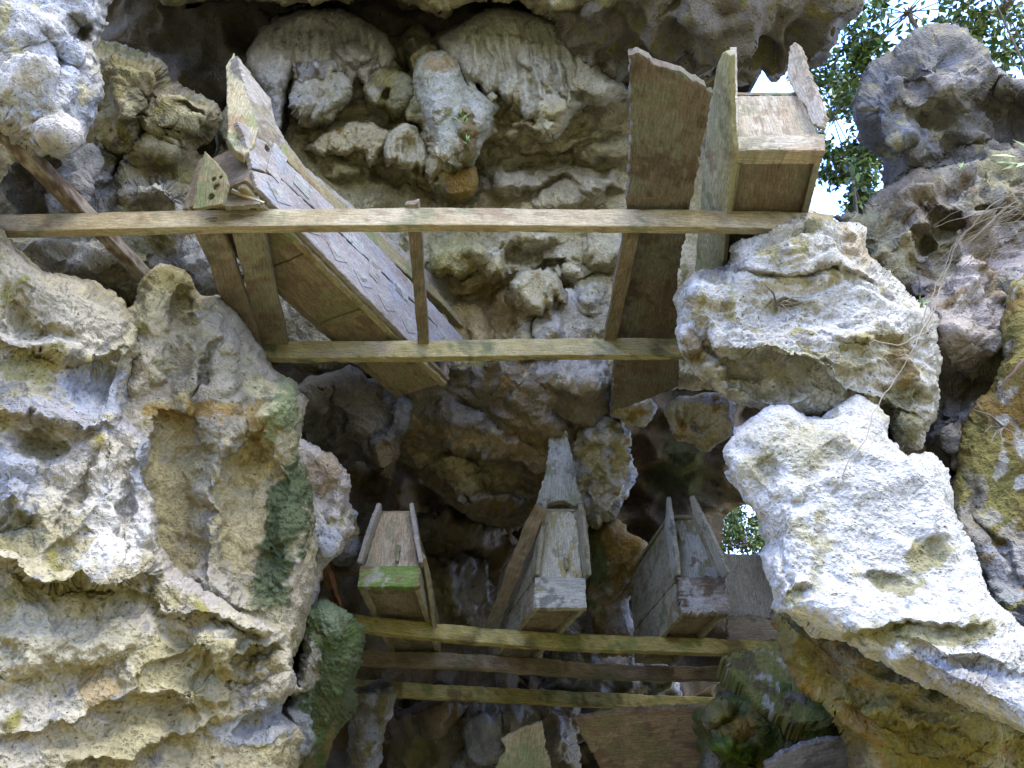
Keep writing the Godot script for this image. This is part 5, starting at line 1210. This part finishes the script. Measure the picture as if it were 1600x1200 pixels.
	board("inner_cover", rect(0.05, 0.05, L - 0.1, W - 0.05), Vector3(0, H - 0.03, 0), a, -rt, 0.05, W_BRN, r, {"step": 0.06})
	# lid plank slid back on the box: upturned prow at the near end, flared at the far end
	var lo := B0 - rt * 0.20
	board("lid", px_outline([365, 90, 392, 126, 417, 158, 424, 190, 440, 222, 470, 262, 545, 324, 600, 372, 676, 436, 700, 431, 722, 440, 746, 464, 736, 485, 721, 508, 690, 484, 560, 372, 520, 334, 470, 286, 440, 258, 415, 240, 396, 215, 380, 160], lo, a, up), -rt * 0.20, a, up, 0.10, [Color(0.38, 0.35, 0.31), Color(0.46, 0.43, 0.38), Color(0.33, 0.29, 0.2), 0.25, Color(0.25, 0.21, 0.15), 0.3], r, {"step": 0.02, "er": 0.005, "rough": 0.006})
	board("lid_edge", px_outline([440, 226, 470, 268, 545, 330, 600, 378, 690, 470, 722, 508, 719, 512, 688, 478, 560, 370, 515, 326, 465, 278, 430, 240], lo + rt * 0.1, a, up), -rt * 0.10, a, up, 0.09, W_YEL, r, {"step": 0.02, "er": 0.005})
	var e1 := (-rt * 0.75 - a * 0.66).normalized()
	var po := px_plane(368, 160, lo, rt)
	board("prow_face", px_outline([354, 108, 366, 89, 381, 140, 404, 205, 398, 232, 382, 250, 366, 240, 356, 222, 355, 160], po, e1, up), po - B0, e1, up, 0.09, W_YEL, r, {"step": 0.016, "er": 0.004, "grain_b": true, "rough": 0.006})

# ---------------------------------------------------------------- plants
func leaf_mat(c: Color) -> StandardMaterial3D:
	var m := StandardMaterial3D.new()
	m.vertex_color_use_as_albedo = true
	m.albedo_color = Color.WHITE
	m.roughness = 0.55
	m.backlight = Color(0.6, 0.75, 0.35)
	m.cull_mode = BaseMaterial3D.CULL_DISABLED
	return m
func tube(st: SurfaceTool, pts: Array, r0: float, r1: float, col: Color, sides := 6) -> void:
	var n := pts.size()
	var rings := []
	for i in n:
		var ax: Vector3 = (pts[mini(i + 1, n - 1)] - pts[maxi(i - 1, 0)]).normalized()
		var u := ax.cross(Vector3(0.31, 0.9, 0.2)).normalized()
		var v := ax.cross(u)
		var r := lerpf(r0, r1, float(i) / (n - 1))
		var ring := []
		for k in sides:
			var t := TAU * k / sides
			ring.append(pts[i] + (u * cos(t) + v * sin(t)) * r)
		rings.append(ring)
	st.set_color(col)
	for i in n - 1:
		for k in sides:
			var a: Vector3 = rings[i][k]; var b: Vector3 = rings[i][(k + 1) % sides]
			var c: Vector3 = rings[i + 1][k]; var d: Vector3 = rings[i + 1][(k + 1) % sides]
			for p in [a, c, b, b, c, d]: st.add_vertex(p)
func leaf(st: SurfaceTool, at: Vector3, dir: Vector3, side: Vector3, ln: float, wd: float, col: Color) -> void:
	st.set_color(col)
	var up := side.cross(dir).normalized() * wd * 0.18
	var a := at; var b := at + dir * ln
	var m1 := at + dir * ln * 0.4
	var l := m1 + side * wd * 0.5 + up
	var r := m1 - side * wd * 0.5 + up
	for p in [a, l, m1, m1, l, b, a, m1, r, r, m1, b]: st.add_vertex(p)
func rand_dir(rg: RandomNumberGenerator) -> Vector3:
	return Vector3(rg.randf_range(-1, 1), rg.randf_range(-1, 1), rg.randf_range(-1, 1)).normalized()
func commit(st: SurfaceTool) -> ArrayMesh:
	st.generate_normals()
	return st.commit()
func tree(label: String, base: Vector3, crowns: Array, leaves: int, ls: float, sd: int, cols: Array, trunk_r := 0.16) -> void:
	# crowns: [centre offset from base, radii]
	var rg := RandomNumberGenerator.new()
	rg.seed = sd
	var t := thing("tree", label, "tree", base, "trees beyond the cliff")
	var tr := SurfaceTool.new(); tr.begin(Mesh.PRIMITIVE_TRIANGLES)
	var cr := SurfaceTool.new(); cr.begin(Mesh.PRIMITIVE_TRIANGLES)
	var c0: Vector3 = crowns[0][0]
	var bark := Color(0.13, 0.11, 0.085)
	tube(tr, [Vector3.ZERO, c0 * 0.3 + rand_dir(rg) * 0.15, c0 * 0.65 + rand_dir(rg) * 0.2, c0], trunk_r, trunk_r * 0.4, bark, 8)
	for cq in crowns:
		var cc: Vector3 = cq[0]
		var rr: Vector3 = cq[1]
		if cc != c0: tube(tr, [c0 * 0.6, (c0 * 0.6 + cc) * 0.5 + rand_dir(rg) * 0.3, cc], trunk_r * 0.45, trunk_r * 0.15, bark)
		for b in 14:
			var d := rand_dir(rg)
			var e := cc + d * rr * rg.randf_range(0.6, 1.0)
			var mid := cc.lerp(e, 0.5) + rand_dir(rg) * 0.2
			tube(tr, [cc - d * rr * 0.1, mid, e], trunk_r * 0.16, 0.008, bark, 5)
			# leaf clumps along the branch
			for k in leaves / 14:
				var q := mid.lerp(e, rg.randf()) + rand_dir(rg) * rg.randf_range(0.05, 0.55) * rr.x * 0.5
				var dd := (rand_dir(rg) + Vector3(0, -0.5, 0)).normalized()
				var col: Color = cols[rg.randi() % cols.size()]
				leaf(cr, q, dd, dd.cross(rand_dir(rg)).normalized(), ls * rg.randf_range(0.7, 1.3), ls * rg.randf_range(0.4, 0.65), col * rg.randf_range(0.8, 1.2))
	var bm := StandardMaterial3D.new()
	bm.vertex_color_use_as_albedo = true
	bm.roughness = 0.9
	put("trunk", commit(tr), bm, t)
	put("crown", commit(cr), mats.leaf, t)
func make_plants() -> void:
	mats.leaf = leaf_mat(Color.WHITE)
	mats.bark = StandardMaterial3D.new()
	mats.bark.vertex_color_use_as_albedo = true
	mats.bark.roughness = 0.9
	var gr := [Color(0.06, 0.12, 0.02), Color(0.09, 0.16, 0.03), Color(0.12, 0.19, 0.05), Color(0.05, 0.09, 0.02)]
	var base := Vector3(9.5, 6.0, -15.0)
	# trees seen through the openings: crowns placed about the sight lines, stems going down to the slope behind
	tree("leafy tree seen through the gap between the horned coffin and the crag", px_level(1330, 420, 7.0) + Vector3(2.0, -4.5, -5.0), [[px(1330, 260, 14.5) - (px_level(1330, 420, 7.0) + Vector3(2.0, -4.5, -5.0)), Vector3(1.0, 1.4, 1.2)], [px(1300, 180, 15.5) - (px_level(1330, 420, 7.0) + Vector3(2.0, -4.5, -5.0)), Vector3(1.2, 1.0, 1.2)]], 2600, 0.15, 41, gr, 0.07)
	var b2 := px(1700, 400, 16.0); b2.y = 3.0
	tree("thin-leaved tree spreading over the sky above the crag", b2, [[px(1420, 20, 13.0) - b2, Vector3(1.5, 0.6, 1.5)], [px(1570, 10, 13.0) - b2, Vector3(1.4, 0.6, 1.6)], [px(1480, -160, 13.0) - b2, Vector3(2.2, 0.8, 2.0)]], 1500, 0.16, 42, gr, 0.07)
	var b3 := px(1160, 850, 17.0); b3.y = 1.0
	tree("leafy tree seen through the small gap beside the splintered coffin", b3, [[px(1165, 850, 17.0) - b3, Vector3(1.3, 1.4, 0.8)]], 4200, 0.11, 43, gr, 0.05)
	make_added_forest(gr)
	make_small_plants()
func make_added_forest(gr: Array) -> void:
	# unseen wood behind the viewer, added to hold back low skylight
	var rg := RandomNumberGenerator.new()
	rg.seed = 60
	var st := SurfaceTool.new(); st.begin(Mesh.PRIMITIVE_TRIANGLES)
	var tr := SurfaceTool.new(); tr.begin(Mesh.PRIMITIVE_TRIANGLES)
	for k in 11:
		var b := Vector3(-15.0 + k * 3.0 + rg.randf_range(-0.8, 0.8), 0, 8.5 + rg.randf_range(-1.0, 2.5))
		var h := rg.randf_range(6.0, 8.5)
		tube(tr, [b, b + Vector3(rg.randf_range(-0.4, 0.4), h * 0.5, 0), b + Vector3(0, h, 0)], 0.22, 0.06, Color(0.13, 0.11, 0.085), 8)
		for c in 26:
			var e := b + Vector3(rg.randf_range(-2.2, 2.2), h * rg.randf_range(0.1, 1.0), rg.randf_range(-1.6, 1.6))
			for l in 60:
				var q := e + rand_dir(rg) * rg.randf_range(0.1, 1.0)
				var d := (rand_dir(rg) + Vector3(0, -0.5, 0)).normalized()
				var col: Color = gr[rg.randi() % gr.size()]
				leaf(st, q, d, d.cross(rand_dir(rg)).normalized(), rg.randf_range(0.35, 0.6), rg.randf_range(0.2, 0.34), col)
	var o := put("added_forest", commit(st), mats.leaf)
	tag(o, "leafy forest edge, unseen, added behind the viewer to hold back low skylight", "added_forest", "", "stuff")
	put("trunks", commit(tr), mats.bark, o)
func strand(called: String, label: String, cat: String, pts: Array, r0: float, r1: float, col: Color, group := "") -> void:
	# pts: px x, y, depth triples; smoothed
	var cv := Curve3D.new()
	for i in range(0, pts.size(), 3): cv.add_point(px(pts[i], pts[i + 1], pts[i + 2]))
	for k in range(1, cv.point_count - 1):
		var tn := (cv.get_point_position(k + 1) - cv.get_point_position(k - 1)) * 0.2
		cv.set_point_in(k, -tn)
		cv.set_point_out(k, tn)
	var L := cv.get_baked_length()
	var n := maxi(6, int(L / 0.05))
	var o := cv.get_point_position(0)
	var l := []
	for i in n + 1:
		var q := cv.sample_baked(L * i / n, true) - o
		q += Vector3(nz.fine.get_noise_3dv((q + o) * 0.6), nz.fine.get_noise_3dv((q + o) * 0.6 + Vector3(9, 0, 0)), 0) * 0.02
		l.append(q)
	var st := SurfaceTool.new(); st.begin(Mesh.PRIMITIVE_TRIANGLES)
	tube(st, l, r0, r1, col, 6)
	tag(put(called, commit(st), mats.bark, self, o), label, cat, group)
func make_small_plants() -> void:
	var vine := Color(0.20, 0.17, 0.13)
	var pale := Color(0.24, 0.21, 0.16)
	var gv := "dry creepers over the right-hand rocks"
	strand("creeper", "long thin creeper trailing down over the broad white slab", "creeper", [1495, 380, 6.4, 1462, 470, 6.2, 1440, 520, 5.4, 1400, 590, 5.2, 1368, 640, 4.95, 1350, 690, 4.75, 1322, 730, 4.72, 1318, 752, 4.72], 0.0045, 0.0025, pale * 0.8, gv)
	strand("creeper", "creeper running up beside the pinkish rock column", "creeper", [1448, 520, 5.9, 1470, 450, 6.3, 1492, 390, 6.4, 1540, 330, 6.3, 1610, 290, 6.2], 0.009, 0.004, vine, gv)
	strand("creeper", "creeper crossing the pinkish column to the crag", "creeper", [1440, 500, 6.0, 1475, 420, 6.3, 1510, 360, 6.3, 1610, 320, 6.1], 0.005, 0.003, vine * 0.9, gv)
	strand("creeper", "looping creeper on the olive side of the upper white boulder", "creeper", [1450, 515, 5.6, 1400, 540, 5.6, 1365, 530, 5.6, 1362, 545, 5.6, 1392, 572, 5.6, 1398, 590, 5.6], 0.005, 0.003, pale, gv)
	strand("root", "dark crooked root on the olive rock", "root", [1620, 540, 5.7, 1590, 575, 5.6, 1568, 600, 5.6, 1565, 620, 5.6], 0.016, 0.006, Color(0.10, 0.06, 0.05))
	var rg := RandomNumberGenerator.new()
	rg.seed = 91
	# dry grass and twigs spilling from the right edge
	for k in 30:
		var x0 := rg.randf_range(1570, 1640); var y0 := rg.randf_range(300, 400)
		var x1 := rg.randf_range(1440, 1530); var y1 := y0 + rg.randf_range(10, 120)
		var xm := (x0 + x1) * 0.5; var ym := (y0 + y1) * 0.5 - rg.randf_range(-6, 26)
		strand("grass_stalk", "dry pale stalk in the tangle hanging over the broken rock face", "grass", [x0, y0, 6.0, xm, ym, 6.0, x1, y1, 6.2], 0.0035, 0.0015, pale * rg.randf_range(0.4, 0.9), "dry stalks hanging over the broken rock face")
	# small branching twigs
	for q in [["twig", "dark branching twig standing on the upper white boulder", 1214, 478, 5.45, 1196, 446, 5.4, 7], ["twig", "dead branching twig growing from the olive rock", 1568, 668, 5.55, 1520, 640, 5.5, 7]]:
		var st := SurfaceTool.new(); st.begin(Mesh.PRIMITIVE_TRIANGLES)
		var o := px(q[2], q[3], q[4])
		var tip := px(q[5], q[6], q[7]) - o
		tube(st, [Vector3.ZERO, tip * 0.5 + Vector3(0.01, 0.01, 0.02), tip], 0.009, 0.004, Color(0.07, 0.055, 0.045))
		for k in q[8]:
			var d := (Vector3(rg.randf_range(-0.2, 1), rg.randf_range(-0.8, 0.3), 0.25)).normalized()
			if q[5] > 1500: d.x = -d.x
			var ln := rg.randf_range(0.12, 0.32)
			tube(st, [Vector3.ZERO, d * ln * 0.5 + rand_dir(rg) * 0.02, d * ln + Vector3(0, -0.03, 0)], 0.005, 0.002, Color(0.10, 0.085, 0.06))
		tag(put(q[0], commit(st), mats.bark, self, o), q[1], "twig")
	# leafy sprigs
	for q in [["leafy_sprig", "broad-leaved green sprig above the dry stalks", 1604, 250, 6.3, 4, 0.22, Vector3(-1, 0.1, 0.2)], ["leafy_sprig", "long-leaved green sprig among the dry stalks at the rock's edge", 1612, 315, 6.0, 4, 0.2, Vector3(-1, -0.1, 0.3)], ["leafy_sprig", "small green sprig on the crag's brown foot", 1500, 262, 7.2, 4, 0.12, Vector3(0.2, 0.4, 0.5)],
			["fern", "small green fern on the great grey-green tongue of flowstone", 722, 190, 8.75, 7, 0.12, Vector3(0, 0.6, 0.6)], ["fern", "tiny green fern just above the moss-brown stalactite tip", 730, 222, 8.7, 6, 0.08, Vector3(0, 0.6, 0.6)], ["leafy_sprig", "little green weed in the cleft behind the upper white boulder", 1435, 478, 6.1, 5, 0.09, Vector3(0, 0.5, 0.6)]]:
		var t := thing(q[0], q[1], "plant", px(q[2], q[3], q[4]))
		for k in q[5]:
			var st := SurfaceTool.new(); st.begin(Mesh.PRIMITIVE_TRIANGLES)
			var d: Vector3 = (q[7] + rand_dir(rg) * 0.75).normalized()
			var s0: Vector3 = rand_dir(rg) * q[6] * 0.35
			leaf(st, s0, d, d.cross(Vector3(0.2, 0.3, 1)).normalized(), q[6] * rg.randf_range(0.7, 1.2), q[6] * 0.28, Color(0.11, 0.20, 0.05) * rg.randf_range(0.8, 1.3))
			put("leaf", commit(st), mats.leaf, t)
